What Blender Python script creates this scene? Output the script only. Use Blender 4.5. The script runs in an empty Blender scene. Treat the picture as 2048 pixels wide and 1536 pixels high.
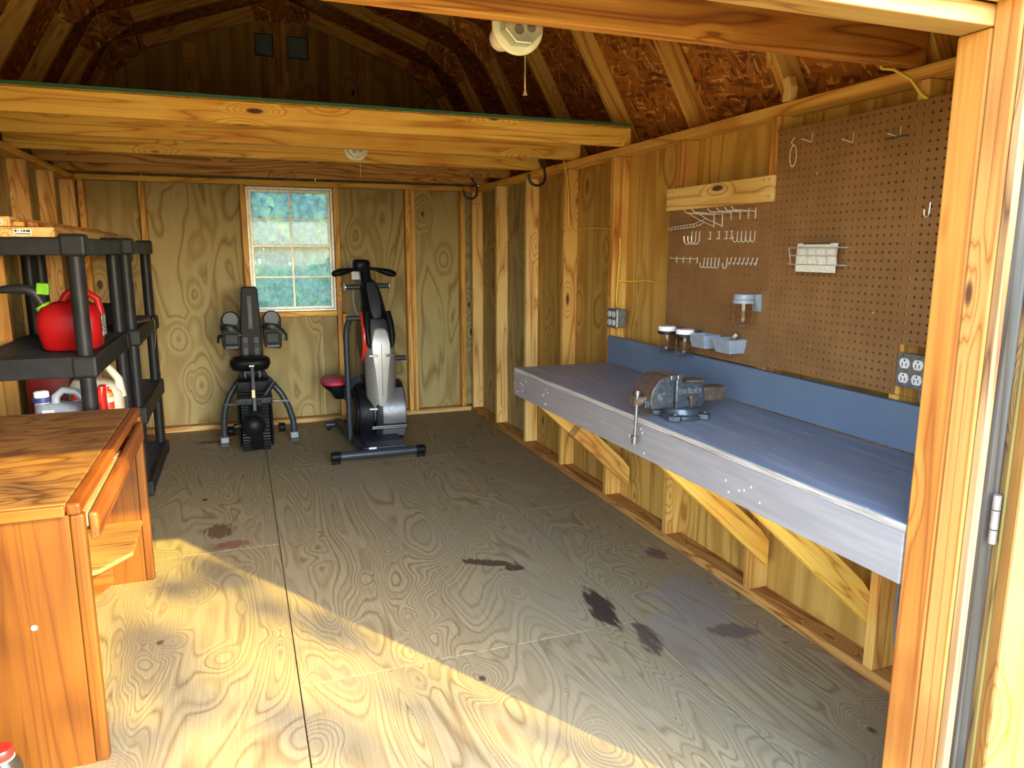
import bpy, bmesh, math, random
from mathutils import Vector, Matrix, Euler
random.seed(7)
C = bpy.context.scene.collection
PI = math.pi
sc = bpy.context.scene

# ------------------------------------------------------------------ camera, light, exposure
CAM_F, YAW, PITCH, ROLL, CAM_Z = 1455.73, .355487, .180260, .002129, 1.3638
cam = bpy.data.cameras.new('camera'); co = bpy.data.objects.new('camera', cam); C.objects.link(co)
cam.sensor_width = 36.0; cam.lens = CAM_F / 2048 * 36.0; cam.clip_start = .02; cam.clip_end = 400
_f = Vector((math.sin(YAW) * math.cos(PITCH), math.cos(YAW) * math.cos(PITCH), -math.sin(PITCH)))
_r = Vector((math.cos(YAW), -math.sin(YAW), 0)); _u = _r.cross(_f)
_r2 = _r * math.cos(ROLL) + _u * math.sin(ROLL); _u2 = _u * math.cos(ROLL) - _r * math.sin(ROLL)
co.matrix_world = Matrix(((_r2.x, _u2.x, -_f.x, 0), (_r2.y, _u2.y, -_f.y, 0), (_r2.z, _u2.z, -_f.z, CAM_Z), (0, 0, 0, 1)))
sc.camera = co

SUN_EL = math.radians(29.7); SUN_DIR = Vector((.524, -.852, 0)).normalized() * math.cos(SUN_EL) + Vector((0, 0, math.sin(SUN_EL)))
SUN_STRENGTH = 10.5; SKY_STRENGTH = 2.1
sun = bpy.data.lights.new('sun', 'SUN'); sun.energy = SUN_STRENGTH; sun.angle = math.radians(.6); sun.color = (1, .79, .15)
so = bpy.data.objects.new('sun', sun); C.objects.link(so)
so.rotation_euler = SUN_DIR.to_track_quat('Z', 'Y').to_euler(); so.location = SUN_DIR * 30
w = bpy.data.worlds.new('sky'); sc.world = w; w.use_nodes = True
wn = w.node_tree.nodes; wl = w.node_tree.links
sky = wn.new('ShaderNodeTexSky'); sky.sky_type = 'NISHITA'; sky.sun_disc = False
sky.sun_elevation = SUN_EL; sky.sun_rotation = math.atan2(SUN_DIR.x, SUN_DIR.y)
sky.air_density = 1.0; sky.dust_density = .8; sky.ozone_density = 1.0
wl.new(sky.outputs[0], wn['Background'].inputs[0]); wn['Background'].inputs[1].default_value = SKY_STRENGTH
vs = sc.view_settings; vs.view_transform = 'Standard'; vs.look = 'None'; vs.gamma = 1; vs.use_curve_mapping = False
vs.exposure = .62
sc.cycles.max_bounces = 10; sc.cycles.diffuse_bounces = 7; sc.cycles.transparent_max_bounces = 16
sc.cycles.use_denoising = True; sc.cycles.sample_clamp_indirect = 6

# ------------------------------------------------------------------ node helper
class NT:
    def __init__(s, name):
        s.m = bpy.data.materials.new(name); s.m.use_nodes = True; s.t = s.m.node_tree; s.n = s.t.nodes; s.l = s.t.links
        s.b = s.n['Principled BSDF']
    def add(s, typ, **kw):
        n = s.n.new(typ)
        for k, v in kw.items(): setattr(n, k, v)
        return n
    def put(s, sock, v):
        if isinstance(v, bpy.types.NodeSocket): s.l.new(v, sock)
        elif isinstance(v, (tuple, list)):
            sock.default_value = tuple(v) + ((1,) if len(v) == 3 and sock.type == 'RGBA' else ())
        else: sock.default_value = v
    def math(s, op, a, b=0, c=None, clamp=False):
        n = s.add('ShaderNodeMath', operation=op, use_clamp=clamp); s.put(n.inputs[0], a); s.put(n.inputs[1], b)
        if c is not None: s.put(n.inputs[2], c)
        return n.outputs[0]
    def vmath(s, op, a, b=(0, 0, 0)):
        n = s.add('ShaderNodeVectorMath', operation=op); s.put(n.inputs[0], a); s.put(n.inputs[1], b); return n.outputs[0]
    def noise(s, vec, scale, detail=2, rough=.5, dist=0):
        n = s.add('ShaderNodeTexNoise'); s.put(n.inputs['Vector'], vec); n.inputs['Scale'].default_value = scale
        n.inputs['Detail'].default_value = detail; n.inputs['Roughness'].default_value = rough; n.inputs['Distortion'].default_value = dist
        return n.outputs[0]
    def voro(s, vec, scale=1, out='Distance', rnd=1, feature='F1'):
        n = s.add('ShaderNodeTexVoronoi', feature=feature); s.put(n.inputs['Vector'], vec); n.inputs['Scale'].default_value = scale
        n.inputs['Randomness'].default_value = rnd; return n.outputs[out]
    def ramp(s, fac, stops, interp='LINEAR'):
        n = s.add('ShaderNodeValToRGB'); n.color_ramp.interpolation = interp; s.put(n.inputs[0], fac); e = n.color_ramp.elements
        while len(e) < len(stops): e.new(.5)
        for i, (p, c) in enumerate(stops):
            e[i].position = p; e[i].color = (*c, 1) if isinstance(c, (tuple, list)) else (c, c, c, 1)
        return n.outputs[0]
    def mix(s, fac, a, b, blend='MIX'):
        n = s.add('ShaderNodeMix', data_type='RGBA', blend_type=blend); s.put(n.inputs[0], fac); s.put(n.inputs[6], a); s.put(n.inputs[7], b)
        return n.outputs[2]
    def step(s, x, lo, hi):
        n = s.add('ShaderNodeMapRange', interpolation_type='SMOOTHSTEP'); s.put(n.inputs[0], x); n.inputs[1].default_value = lo; n.inputs[2].default_value = hi
        return n.outputs[0]
    def sepxyz(s, v):
        n = s.add('ShaderNodeSeparateXYZ'); s.put(n.inputs[0], v); return n.outputs
    def comb(s, x, y, z):
        n = s.add('ShaderNodeCombineXYZ'); s.put(n.inputs[0], x); s.put(n.inputs[1], y); s.put(n.inputs[2], z); return n.outputs[0]
    def objco(s): return s.add('ShaderNodeTexCoord').outputs['Object']
    def rand(s): return s.add('ShaderNodeObjectInfo').outputs['Random']
    def bump(s, h, strength=.2, dist=.002):
        n = s.add('ShaderNodeBump'); s.put(n.inputs['Height'], h); n.inputs['Strength'].default_value = strength; n.inputs['Distance'].default_value = dist
        s.l.new(n.outputs[0], s.b.inputs['Normal'])
    def out(s, col, rough=.5, metal=0, spec=.5):
        s.put(s.b.inputs['Base Color'], col); s.put(s.b.inputs['Roughness'], rough); s.put(s.b.inputs['Metallic'], metal)
        s.b.inputs['Specular IOR Level'].default_value = spec
        return s.m
    def grainco(s, axis, offs=True):
        """object coordinates with the grain axis first, shifted by a per-object random"""
        p = s.objco()
        if offs:
            r = s.rand()
            p = s.vmath('ADD', p, s.comb(s.math('MULTIPLY', r, 31.7), s.math('MULTIPLY', r, 17.3), s.math('MULTIPLY', r, 53.1)))
        x, y, z = s.sepxyz(p)
        return {'X': s.comb(x, y, z), 'Y': s.comb(y, x, z), 'Z': s.comb(z, x, y)}[axis]

def lumber(name, light, mid, dark, axis, knot=.055, rings=7.0, rough=.62, var=.14, kcol=(.10, .035, .012), flow=.55, cross=8):
    s = NT(name); p = s.grainco(axis)
    pk = s.vmath('MULTIPLY', p, (2.3, 7.5, 7.5)); kd = s.voro(pk)
    bumpk = s.math('MULTIPLY', s.step(kd, .34, .02), .45 if knot else 0)
    pg = s.vmath('MULTIPLY', p, (flow, cross, cross))
    n = s.math('ADD', s.noise(pg, 1.0, 2, .5, .6), bumpk)
    ring = s.math('PINGPONG', s.math('MULTIPLY', n, rings), .5)
    c1 = s.ramp(s.math('MULTIPLY', ring, 2.0), [(0, dark), (.16, mid), (.55, light), (1, light)])
    fib = s.noise(s.vmath('MULTIPLY', p, (5, 190, 190)), 1, 3)
    c2 = s.mix(.32, c1, s.ramp(fib, [(.3, .35), (.7, 1.0)]), 'MULTIPLY')
    c3 = s.mix(s.step(kd, knot * 1.9, knot), c2, kcol)
    blot = s.noise(p, 2.2, 2)
    c4 = s.mix(s.step(blot, .5, .72), c3, s.mix(.5, c3, mid, 'MULTIPLY'))
    h = s.add('ShaderNodeHueSaturation'); s.put(h.inputs['Color'], c4)
    s.put(h.inputs['Value'], s.math('ADD', s.math('MULTIPLY', s.rand(), var * 2), 1 - var))
    s.bump(fib, .12, .001)
    return s.out(h.outputs[0], rough, 0, .35)

def plywood(name, light, mid, dark, axis, cross='YZ', bands=11.0, rough=.6, var=.08, stains=None, worn=None, kcol=(.07, .03, .015), fine=.25, flow=.85, cr=3.6, kf=(2.0, 3.6), kr=(.085, .045), line=(.02, .2, .5), widea=.75, kb=.42):
    s = NT(name); p = s.grainco(axis)
    kv = s.vmath('MULTIPLY', p, (kf[0], kf[1], kf[1])); kd = s.voro(kv)
    kb = s.math('MULTIPLY', s.step(kd, .42, .0), kb)
    n = s.math('ADD', s.noise(s.vmath('MULTIPLY', p, (flow, cr, cr)), 1.0, 1.6, .45, .9), kb)
    ring = s.math('PINGPONG', s.math('MULTIPLY', n, bands), .5)
    wide = s.math('PINGPONG', s.math('MULTIPLY', n, bands * .37), .5)
    jag = s.noise(s.vmath('MULTIPLY', p, (7, 120, 120)), 1, 2)
    ring = s.math('ADD', ring, s.math('MULTIPLY', s.math('SUBTRACT', jag, .5), .18))
    c1 = s.ramp(s.math('MULTIPLY', ring, 2.0), [(line[0], dark), (line[1], mid), (line[2], light), (1, light)])
    c1b = s.mix(s.math('MULTIPLY', s.step(wide, .30, .42), widea), c1, mid)
    fib = s.noise(s.vmath('MULTIPLY', p, (6, 210, 210)), 1, 3)
    c2 = s.mix(fine, c1b, s.ramp(fib, [(.3, .4), (.7, 1.0)]), 'MULTIPLY')
    c3 = s.mix(s.step(kd, kr[0], kr[1]), c2, kcol)
    col = c3
    if worn is not None:
        wz = s.noise(s.objco(), 1.3, 4, .6); col = s.mix(s.math('MULTIPLY', s.step(wz, .42, .68), .62), col, worn)
        sp = s.voro(s.objco(), 34); col = s.mix(s.step(sp, .07, .045), col, (.55, .5, .42))
        sp2 = s.voro(s.vmath('ADD', s.objco(), (3.3, 1.7, 0)), 13); col = s.mix(s.step(sp2, .04, .028), col, (.05, .035, .02))
    for (cx, cy, rx, ry, ang, scol, amt) in (stains or []):
        q = s.vmath('SUBTRACT', s.objco(), (cx, cy, 0))
        rt = s.add('ShaderNodeVectorRotate', rotation_type='Z_AXIS'); s.put(rt.inputs['Vector'], q); rt.inputs['Angle'].default_value = ang
        d = s.add('ShaderNodeVectorMath', operation='LENGTH'); s.put(d.inputs[0], s.vmath('MULTIPLY', rt.outputs[0], (1 / rx, 1 / ry, 0)))
        dd = s.math('ADD', d.outputs['Value'], s.math('MULTIPLY', s.math('SUBTRACT', s.noise(s.vmath('MULTIPLY', s.objco(), (46, 9, 9)), 1, 3), .5), 1.5))
        col = s.mix(s.math('MULTIPLY', s.step(dd, 1.05, .72), amt), col, scol)
    h = s.add('ShaderNodeHueSaturation'); s.put(h.inputs['Color'], col)
    s.put(h.inputs['Value'], s.math('ADD', s.math('MULTIPLY', s.rand(), var * 2), 1 - var))
    s.bump(s.math('ADD', fib, ring), .1, .001)
    return s.out(h.outputs[0], rough, 0, .3)

def osb(name, dark, mid, light):
    s = NT(name); p = s.objco(); r = s.rand()
    p = s.vmath('ADD', p, s.comb(s.math('MULTIPLY', r, 9.1), s.math('MULTIPLY', r, 5.7), 0))
    vals = []
    for i, (a, sx, sy) in enumerate(((.25, 11, 62), (1.35, 13, 70), (-.75, 10, 58))):
        rt = s.add('ShaderNodeVectorRotate', rotation_type='Z_AXIS'); s.put(rt.inputs['Vector'], s.vmath('ADD', p, (i * 3.1, i * 1.7, 0))); rt.inputs['Angle'].default_value = a
        v = s.voro(s.vmath('MULTIPLY', rt.outputs[0], (sx, sy, 4)), 1, 'Color')
        vals.append(s.sepxyz(v))
    sel = s.noise(p, 9, 3, .7)
    m = s.mix(s.step(sel, .42, .5), vals[0][0], vals[1][0]); m = s.mix(s.step(sel, .54, .6), m, vals[2][0])
    col = s.ramp(m, [(0, dark), (.45, mid), (.75, mid), (1, light)])
    s.bump(m, .3, .003)
    return s.out(col, .55, 0, .3)

def plain(name, col, rough=.5, metal=0, spec=.5, noise=.12, nscale=30, bump=0):
    s = NT(name); n = s.noise(s.objco(), nscale, 3)
    lo = tuple(c * (1 - noise) for c in col); hi = tuple(min(1, c * (1 + noise)) for c in col)
    c = s.ramp(n, [(.3, lo), (.7, hi)])
    if bump: s.bump(n, bump, .002)
    rr = s.math('ADD', s.math('MULTIPLY', s.noise(s.objco(), nscale * .4, 2), .14), rough - .07)
    return s.out(c, rr, metal, spec)

PL, PM, PD = (.74, .415, .10), (.62, .29, .052), (.42, .15, .022)
pine = {a: lumber('pine_' + a, PL, PM, PD, a) for a in 'XYZ'}
warm = {a: lumber('warm_pine_' + a, (.90, .52, .095), (.80, .40, .06), (.56, .22, .028), a, rings=9) for a in 'XYZ'}
pale = {a: lumber('pale_pine_' + a, (.76, .49, .18), (.64, .35, .10), (.42, .18, .045), a) for a in 'XYZ'}
fir = {a: lumber('fir_' + a, (.62, .30, .075), (.42, .16, .035), (.24, .07, .014), a, rings=15, knot=.045) for a in 'XYZ'}
wallply = plywood('wall_plywood', (.56, .33, .075), (.44, .23, .044), (.33, .16, .028), 'Z', bands=7, var=.1, flow=.45, cr=4.6, kb=.3)
backply = plywood('back_wall_plywood', (.39, .295, .12), (.31, .215, .075), (.235, .15, .048), 'Z', bands=7.5, var=.08)
STAINS = [(1.243, 2.35, .055, .175, .13, (.035, .02, .014), .95), (1.30, 2.09, .04, .13, .2, (.05, .03, .02), .8), (.965, 2.89, .13, .035, .5, (.06, .028, .012), .9),
          (1.05, 2.80, .06, .03, .2, (.055, .026, .012), .9), (-.166, 3.70, .07, .11, 0, (.10, .05, .02), .85), (-.11, 3.50, .08, .05, 0, (.20, .06, .04), .8),
          (-.02, 5.72, .22, .05, .1, (.06, .04, .025), .7), (1.62, 2.30, .16, .24, .3, (.25, .215, .20), .45), (1.50, 2.02, .2, .3, .2, (.25, .21, .18), .35), (1.72, 2.72, .05, .07, 0, (.12, .055, .05), .8), (1.62, 2.02, .09, .06, .4, (.10, .065, .06), .7),
          (-.25, 5.55, .14, .05, 0, (.04, .027, .018), .7)]
floorply = plywood('floor_plywood', (.365, .28, .145), (.305, .222, .108), (.215, .142, .066), 'Y', bands=40, flow=.62, cr=2.9, kf=(2.6, 3.6), kr=(.07, .04), kb=.2, line=(.0, .26, .55), widea=.65, rough=.7, stains=STAINS, worn=(.265, .212, .132), var=.05, fine=.4)
deckply = plain('green_painted_edge', (.03, .12, .055), .7)
osbm = osb('strand_board', (.12, .03, .007), (.42, .145, .026), (.82, .40, .11))

# ------------------------------------------------------------------ mesh helper
class MB:
    def __init__(s): s.v = []; s.f = []
    def add(s, vs, fs):
        b = len(s.v); s.v += [tuple(p) for p in vs]; s.f += [tuple(i + b for i in f) for f in fs]; return s
    def box(s, x0, x1, y0, y1, z0, z1):
        return s.add([(x0, y0, z0), (x1, y0, z0), (x1, y1, z0), (x0, y1, z0), (x0, y0, z1), (x1, y0, z1), (x1, y1, z1), (x0, y1, z1)],
                     [(0, 3, 2, 1), (4, 5, 6, 7), (0, 1, 5, 4), (1, 2, 6, 5), (2, 3, 7, 6), (3, 0, 4, 7)])
    def obox(s, c, sz, rot=None):
        m = MB().box(-sz[0] / 2, sz[0] / 2, -sz[1] / 2, sz[1] / 2, -sz[2] / 2, sz[2] / 2)
        R = rot if isinstance(rot, Matrix) else Euler(rot or (0, 0, 0)).to_matrix()
        return s.add([R @ Vector(p) + Vector(c) for p in m.v], m.f)
    def prism(s, poly, plane, a0, a1):
        n = len(poly)
        def P(u, v, a): return {'xz': (u, a, v), 'yz': (a, u, v), 'xy': (u, v, a)}[plane]
        return s.add([P(u, v, a0) for u, v in poly] + [P(u, v, a1) for u, v in poly],
                     [tuple(range(n)), tuple(range(2 * n - 1, n - 1, -1))] + [(i, (i + 1) % n, n + (i + 1) % n, n + i) for i in range(n)])
    def rings(s, rings, caps=True, closed=False):
        n = len(rings[0]); vs = [p for r in rings for p in r]; fs = []
        m = len(rings)
        for i in range(m if closed else m - 1):
            for j in range(n):
                a = i * n + j; b = i * n + (j + 1) % n; k = ((i + 1) % m) * n
                fs.append((a, b, k + (j + 1) % n, k + j))
        if caps and not closed: fs += [tuple(range(n - 1, -1, -1)), tuple((m - 1) * n + j for j in range(n))]
        return s.add(vs, fs)
    def tube(s, pts, r, n=10, closed=False, sq=None):
        pts = [Vector(p) for p in pts]; m = len(pts); rs = r if isinstance(r, (list, tuple)) else [r] * m
        T = []
        for i in range(m):
            if closed: t = pts[(i + 1) % m] - pts[i - 1]
            else: t = pts[min(i + 1, m - 1)] - pts[max(i - 1, 0)]
            T.append(t.normalized() if t.length > 1e-9 else Vector((0, 0, 1)))
        up = Vector((0, 0, 1)) if abs(T[0].z) < .9 else Vector((1, 0, 0))
        N = (up - T[0] * up.dot(T[0])).normalized(); out = []
        for i in range(m):
            N = (N - T[i] * N.dot(T[i])); N = N.normalized() if N.length > 1e-6 else Vector((1, 0, 0))
            B = T[i].cross(N); a, b = (1, 1) if sq is None else sq
            out.append([tuple(pts[i] + (N * math.cos(2 * PI * j / n) * a + B * math.sin(2 * PI * j / n) * b) * rs[i]) for j in range(n)])
        return s.rings(out, not closed, closed)
    def cyl(s, p0, p1, r0, r1=None, n=16): return s.tube([p0, p1], [r0, r0 if r1 is None else r1], n)
    def lathe(s, prof, c=(0, 0, 0), axis='Z', n=24):
        out = []
        for r, h in prof:
            ring = []
            for j in range(n):
                a = 2 * PI * j / n; x, y = r * math.cos(a), r * math.sin(a)
                ring.append({'Z': (c[0] + x, c[1] + y, c[2] + h), 'X': (c[0] + h, c[1] + x, c[2] + y), 'Y': (c[0] + x, c[1] + h, c[2] + y)}[axis])
            out.append(ring)
        return s.rings(out)
    def ball(s, c, r, nu=16, nv=10, rot=None):
        r = (r, r, r) if not isinstance(r, (tuple, list)) else r; out = []
        R = Euler(rot or (0, 0, 0)).to_matrix()
        for i in range(nv + 1):
            t = PI * (i + (.02 if i == 0 else -.02 if i == nv else 0)) / nv
            out.append([tuple(R @ Vector((r[0] * math.sin(t) * math.cos(2 * PI * j / nu), r[1] * math.sin(t) * math.sin(2 * PI * j / nu), r[2] * math.cos(t))) + Vector(c)) for j in range(nu)])
        return s.rings(out)
    def slab(s, outline, z0, z1):   # xy outline
        return s.prism(outline, 'xy', z0, z1)

WORLD = {}
def thing(name, label, cat, loc=(0, 0, 0), group=None, kind=None):
    o = bpy.data.objects.new(name, None); C.objects.link(o); o.location = loc; o.empty_display_size = .05
    WORLD[o.name] = Vector(loc)
    if label: o['label'] = label
    if cat: o['category'] = cat
    if group: o['group'] = group
    if kind: o['kind'] = kind
    return o
def wpos(p): return WORLD.get(p.name, Vector((0, 0, 0))) if p else Vector((0, 0, 0))
def mesh(name, mb, smooth=None):
    me = bpy.data.meshes.new(name); me.from_pydata(mb.v, [], mb.f); bm = bmesh.new(); bm.from_mesh(me)
    bmesh.ops.recalc_face_normals(bm, faces=bm.faces); bm.to_mesh(me); bm.free()
    if smooth is not None:
        me.shade_smooth(); me.set_sharp_from_angle(angle=math.radians(smooth))
    return me
def obj(name, mb, mat, parent=None, bevel=0, smooth=None, org=None, seg=2):
    """one mesh object, authored in world coordinates; its origin at org (default: the parent's)"""
    base = Vector(org) if org is not None else wpos(parent)
    m2 = MB(); m2.v = [(x - base.x, y - base.y, z - base.z) for x, y, z in mb.v]; m2.f = mb.f
    me = mesh(name, m2, smooth); me.materials.append(mat)
    o = bpy.data.objects.new(name, me); C.objects.link(o); o.parent = parent
    o.location = base - wpos(parent); WORLD[o.name] = base
    if bevel:
        b = o.modifiers.new('bevel', 'BEVEL'); b.width = bevel; b.segments = seg; b.limit_method = 'ANGLE'; b.angle_limit = math.radians(35)
        if smooth is None:
            pass
    return o
def placed(name, me, mat, parent, loc, rot):
    """shared or local mesh, put at a world position with a rotation"""
    if mat and not me.materials: me.materials.append(mat)
    o = bpy.data.objects.new(name, me); C.objects.link(o); o.parent = parent
    o.location = Vector(loc) - wpos(parent); o.rotation_euler = rot.to_euler() if isinstance(rot, Matrix) else rot
    WORLD[o.name] = Vector(loc)
    return o
def tag(o, label=None, cat=None, group=None, kind=None):
    if label: o['label'] = label
    if cat: o['category'] = cat
    if group: o['group'] = group
    if kind: o['kind'] = kind
    return o
def B(*a): return MB().box(*a)
def textmesh(name, body, size, extrude, mat, parent, loc, rot, align='CENTER', squash=1.0):
    cu = bpy.data.curves.new(name, 'FONT'); cu.body = body; cu.size = size; cu.extrude = extrude; cu.align_x = align; cu.align_y = 'CENTER'
    t = bpy.data.objects.new(name, cu); C.objects.link(t)
    me = bpy.data.meshes.new_from_object(t.evaluated_get(bpy.context.evaluated_depsgraph_get())); bpy.data.objects.remove(t)
    for v in me.vertices: v.co.x *= squash
    me.materials.clear(); me.materials.append(mat)
    return placed(name, me, None, parent, loc, rot)

# ------------------------------------------------------------------ the shed: floor, walls, loft, roof
XL, XR, YB, YF = -1.115, 1.917, 6.031, .985       # inner faces of the plywood skin
SD, ST = .089, .038                                  # 2x4
PT0, PT1 = 1.84, 1.878                               # side top plates
def board(name, x0, x1, y0, y1, z0, z1, mats, parent, bev=.003):
    d = (x1 - x0, y1 - y0, z1 - z0); a = 'XYZ'[d.index(max(d))]
    return obj(name, B(x0, x1, y0, y1, z0, z1), mats[a], parent, bev, org=((x0 + x1) / 2, (y0 + y1) / 2, (z0 + z1) / 2))

floor = thing('floor', 'worn plywood floor of the shed with sunlight from the doorway', None, (0, 0, 0), kind='structure')
for x0, x1, ys in ((XL - .03, .102, (.96, 3.43, 5.868, 6.06)), (.102, 1.321, (.96, 2.206, 4.645, 6.06)), (1.321, XR + .03, (.96, 3.46, 5.9, 6.06))):
    for a, b in zip(ys[:-1], ys[1:]):
        obj('plywood_sheet', B(x0 + .0018, x1 - .0018, a + .0014, b - .0014, -.019, 0), floorply, floor, .001)
obj('floor_joist', MB().box(XL - .03, XR + .03, .96, 1.0, -.16, -.021).box(XL - .03, XR + .03, 1.02, 6.06, -.05, -.021), fir['X'], floor)

def side_wall(name, sgn, xi, label):
    root = thing(name, label, None, (xi, 3.5, 0), kind='structure')
    def X(a, b): return (xi + a, xi + b) if sgn < 0 else (xi - b, xi - a)      # a..b measured inwards from the skin
    for i, (ya, yb) in enumerate(((YF, 2.215), (2.217, 3.435), (3.437, 4.655), (4.657, YB + .013))):
        xx = (xi, xi + .013) if sgn > 0 else (xi - .013, xi)
        obj('sheathing', B(*xx, ya, yb, -.02, 1.882), backply if (sgn < 0 or ya > 4) else wallply, root)
    for k in range(8):
        y = 1.60 + .61 * k; x0, x1 = X(0, SD)
        board('stud', x0, x1, y, y + ST, .039, PT0, pale if k > 4 else pine, root)
    board('stud', *X(0, SD), 1.095, 1.095 + ST, .039, PT0, pine, root)
    board('bottom_plate', *X(0, SD), 1.10, YB, 0, .038, fir, root)
    board('top_plate', *X(0, SD), 1.10, 3.6, PT0 + .001, PT1, pine, root)
    board('top_plate', *X(0, SD), 3.602, YB, PT0 + .001, PT1, warm, root)
    obj('soffit', B(*((XR + .013, XR + .16) if sgn > 0 else (XL - .16, XL - .013)), .9, 6.1, 1.79, 1.80), wallply, root)
    return root
wr = side_wall('wall_right', 1, XR, 'right stud wall of bare plywood and pine studs')
wlft = side_wall('wall_left', -1, XL, 'left stud wall of bare plywood behind the black shelving')

XC = .40
def outer(x):                       # roof line: outer edge of the rafters
    d = abs(x - XC)
    return 3.165 - .3595 * d if d < 1.127 else 2.76 - 1.744 * (d - 1.127)
def skin(name, xs0, xs1, y0, y1, z0, ztop, holes, mat, parent):
    """vertical plywood sheet in the xz plane, cut by the roof line, with rectangular openings; one strip mesh"""
    br = sorted({xs0, xs1, *[h for a in holes for h in a[:2] if xs0 < h < xs1], *[x for x in (XC, XC - 1.127, XC + 1.127) if xs0 < x < xs1]})
    m = MB()
    for a, b in zip(br[:-1], br[1:]):
        hs = sorted([h for h in holes if h[0] <= a + 1e-6 and h[1] >= b - 1e-6], key=lambda h: h[2]); z = z0
        for h in hs:
            m.box(a, b, y0, y1, z, h[2]); z = h[3]
        ta, tb = (min(ztop, outer(a)), min(ztop, outer(b))) if ztop > 1.96 else (ztop, ztop)
        m.prism([(a, z), (b, z), (b, tb), (a, ta)], 'xz', y0, y1)
    return obj(name, m, mat, parent)
VENTS = [(.215, .335, 2.79, 2.935), (.445, .585, 2.79, 2.935)]
WIN = (.078, .718, .895, 1.842)
wb = thing('wall_back', 'back stud wall of streaky plywood around the window', None, (XC, YB, 0), kind='structure')
for a, b in ((XL - .013, -.62), (-.618, .60), (.602, 1.33), (1.332, XR + .013)):
    skin('sheathing', a, b, YB, YB + .013, -.02, 1.93, [WIN] if b > .1 and a < .7 else [], backply, wb)
for a, b in ((XL - .1, XC - .002), (XC + .002, XR + .1)):
    skin('gable_sheathing', a, b, YB, YB + .013, 1.931, 9, VENTS, wallply, wb)
BY = YB - SD
board('bottom_plate', XL + SD, XR - SD, BY, YB, 0, .038, pale, wb)
board('top_plate', XL + SD, XR - SD, BY, YB, 1.851, 1.889, warm, wb)
for x0, z0, z1 in ((-.64, .039, 1.85), (.04, .039, 1.85), (.72, .039, 1.85), (.760, .039, .87), (1.287, .039, 1.85), (1.327, .039, 1.85), (-1.02, .039, 1.85), (1.75, .039, 1.85)):
    board('stud', x0, x0 + ST, BY, YB, z0, z1, pine, wb)
board('sill', .079, .719, BY, YB, .857, .894, warm, wb)
board('header', .079, .719, BY, YB, 1.845, 1.8505, warm, wb)
for x in (-.235, .395, 1.0):
    board('gable_stud', x - .045, x + .045, BY + .05, BY + .088, 1.99, outer(x) - .11, pine, wb)

# front wall with its doorway
DL, DR, DZ = -.51, 1.31, 1.768
wf = thing('wall_front', 'front wall framing around the open double doorway', None, (XC, 1.0, 0), kind='structure')
m = MB().box(XL - .013, DL, .957, .969, -.1, 1.956).box(DR + .04, XR + .013, .957, .969, -.1, 1.956)
g = [(XC + d, outer(XC + d) + .014) for d in (-1.58, -1.127, 0, 1.127, 1.58)]
m.prism([(XC - 1.58, 1.955), (XC + 1.58, 1.955)] + g[::-1], 'xz', .957, .969)
m.box(DL, DR + .04, .957, .969, 1.812, 1.956)
greywood = lumber('weathered_grey_trim', (.17, .155, .135), (.13, .11, .09), (.09, .065, .045), 'Z', rings=12, knot=0, flow=.2)
obj('siding', m, greywood, wf)
# right jamb: inner stud, outer board, second stud behind; the same on the left
jambwood = lumber('jamb_pine', (.50, .205, .036), (.44, .15, .024), (.32, .09, .013), 'Z', rings=5, knot=.045, var=.04, flow=.22, cross=14)
jambwood2 = lumber('jamb_board_pine', (.54, .26, .068), (.47, .19, .04), (.34, .115, .024), 'Z', rings=5, knot=.05, var=.04, flow=.22, cross=14)
obj('jamb_stud', B(DR, DR + ST, 1.026, 1.095, 0, DZ - .001), jambwood, wf, .004, org=(DR, 1.0, .9))
obj('jamb_board', B(DR, DR + ST, .970, 1.024, -.03, 2.2), jambwood2, wf, .004, org=(DR, .97, .3))
obj('trim_edge', B(DR + .003, DR + .022, .952, .9685, -.05, 1.9), lumber('worn_brown_edge', (.42, .24, .10), (.30, .15, .06), (.15, .07, .03), 'Z', rings=14, knot=.01), wf, .002)
obj('king_stud', B(DR + ST + .001, DR + 2 * ST, 1.0, 1.095, 0, 1.95), pine['Z'], wf, .003)
obj('jamb_stud', B(DL - ST, DL, 1.026, 1.095, 0, DZ - .001), jambwood, wf, .004)
obj('jamb_board', B(DL - ST, DL, .970, 1.024, -.03, 2.2), jambwood2, wf, .004)
headw = lumber('header_pine', (.46, .28, .10), (.41, .21, .055), (.25, .115, .032), 'X', rings=6, knot=.05, var=.03)
obj('header', B(DL - ST, DR + ST, 1.024, 1.095, DZ, DZ + ST), headw, wf, .003, org=(.4, 1.05, 1.77))
obj('header', B(DL - ST, DR + ST, 1.056, 1.095, DZ + ST + .001, DZ + .19), pine['X'], wf, .003)
obj('header_board', B(DL - .001, DR - .001, .970, 1.023, DZ + ST + .001, DZ + .19), warm['X'], wf, .003)
for x in (-.75, 1.55):
    board('stud', x, x + ST, 1.0, 1.095, .0, 1.84, pine, wf)
obj('lining', B(XL, DL - ST - .001, .971, .98, 0, 1.95), wallply, wf)
obj('lining', B(DR + 2 * ST + .001, XR, .971, .98, 0, 1.95), wallply, wf)

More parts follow.
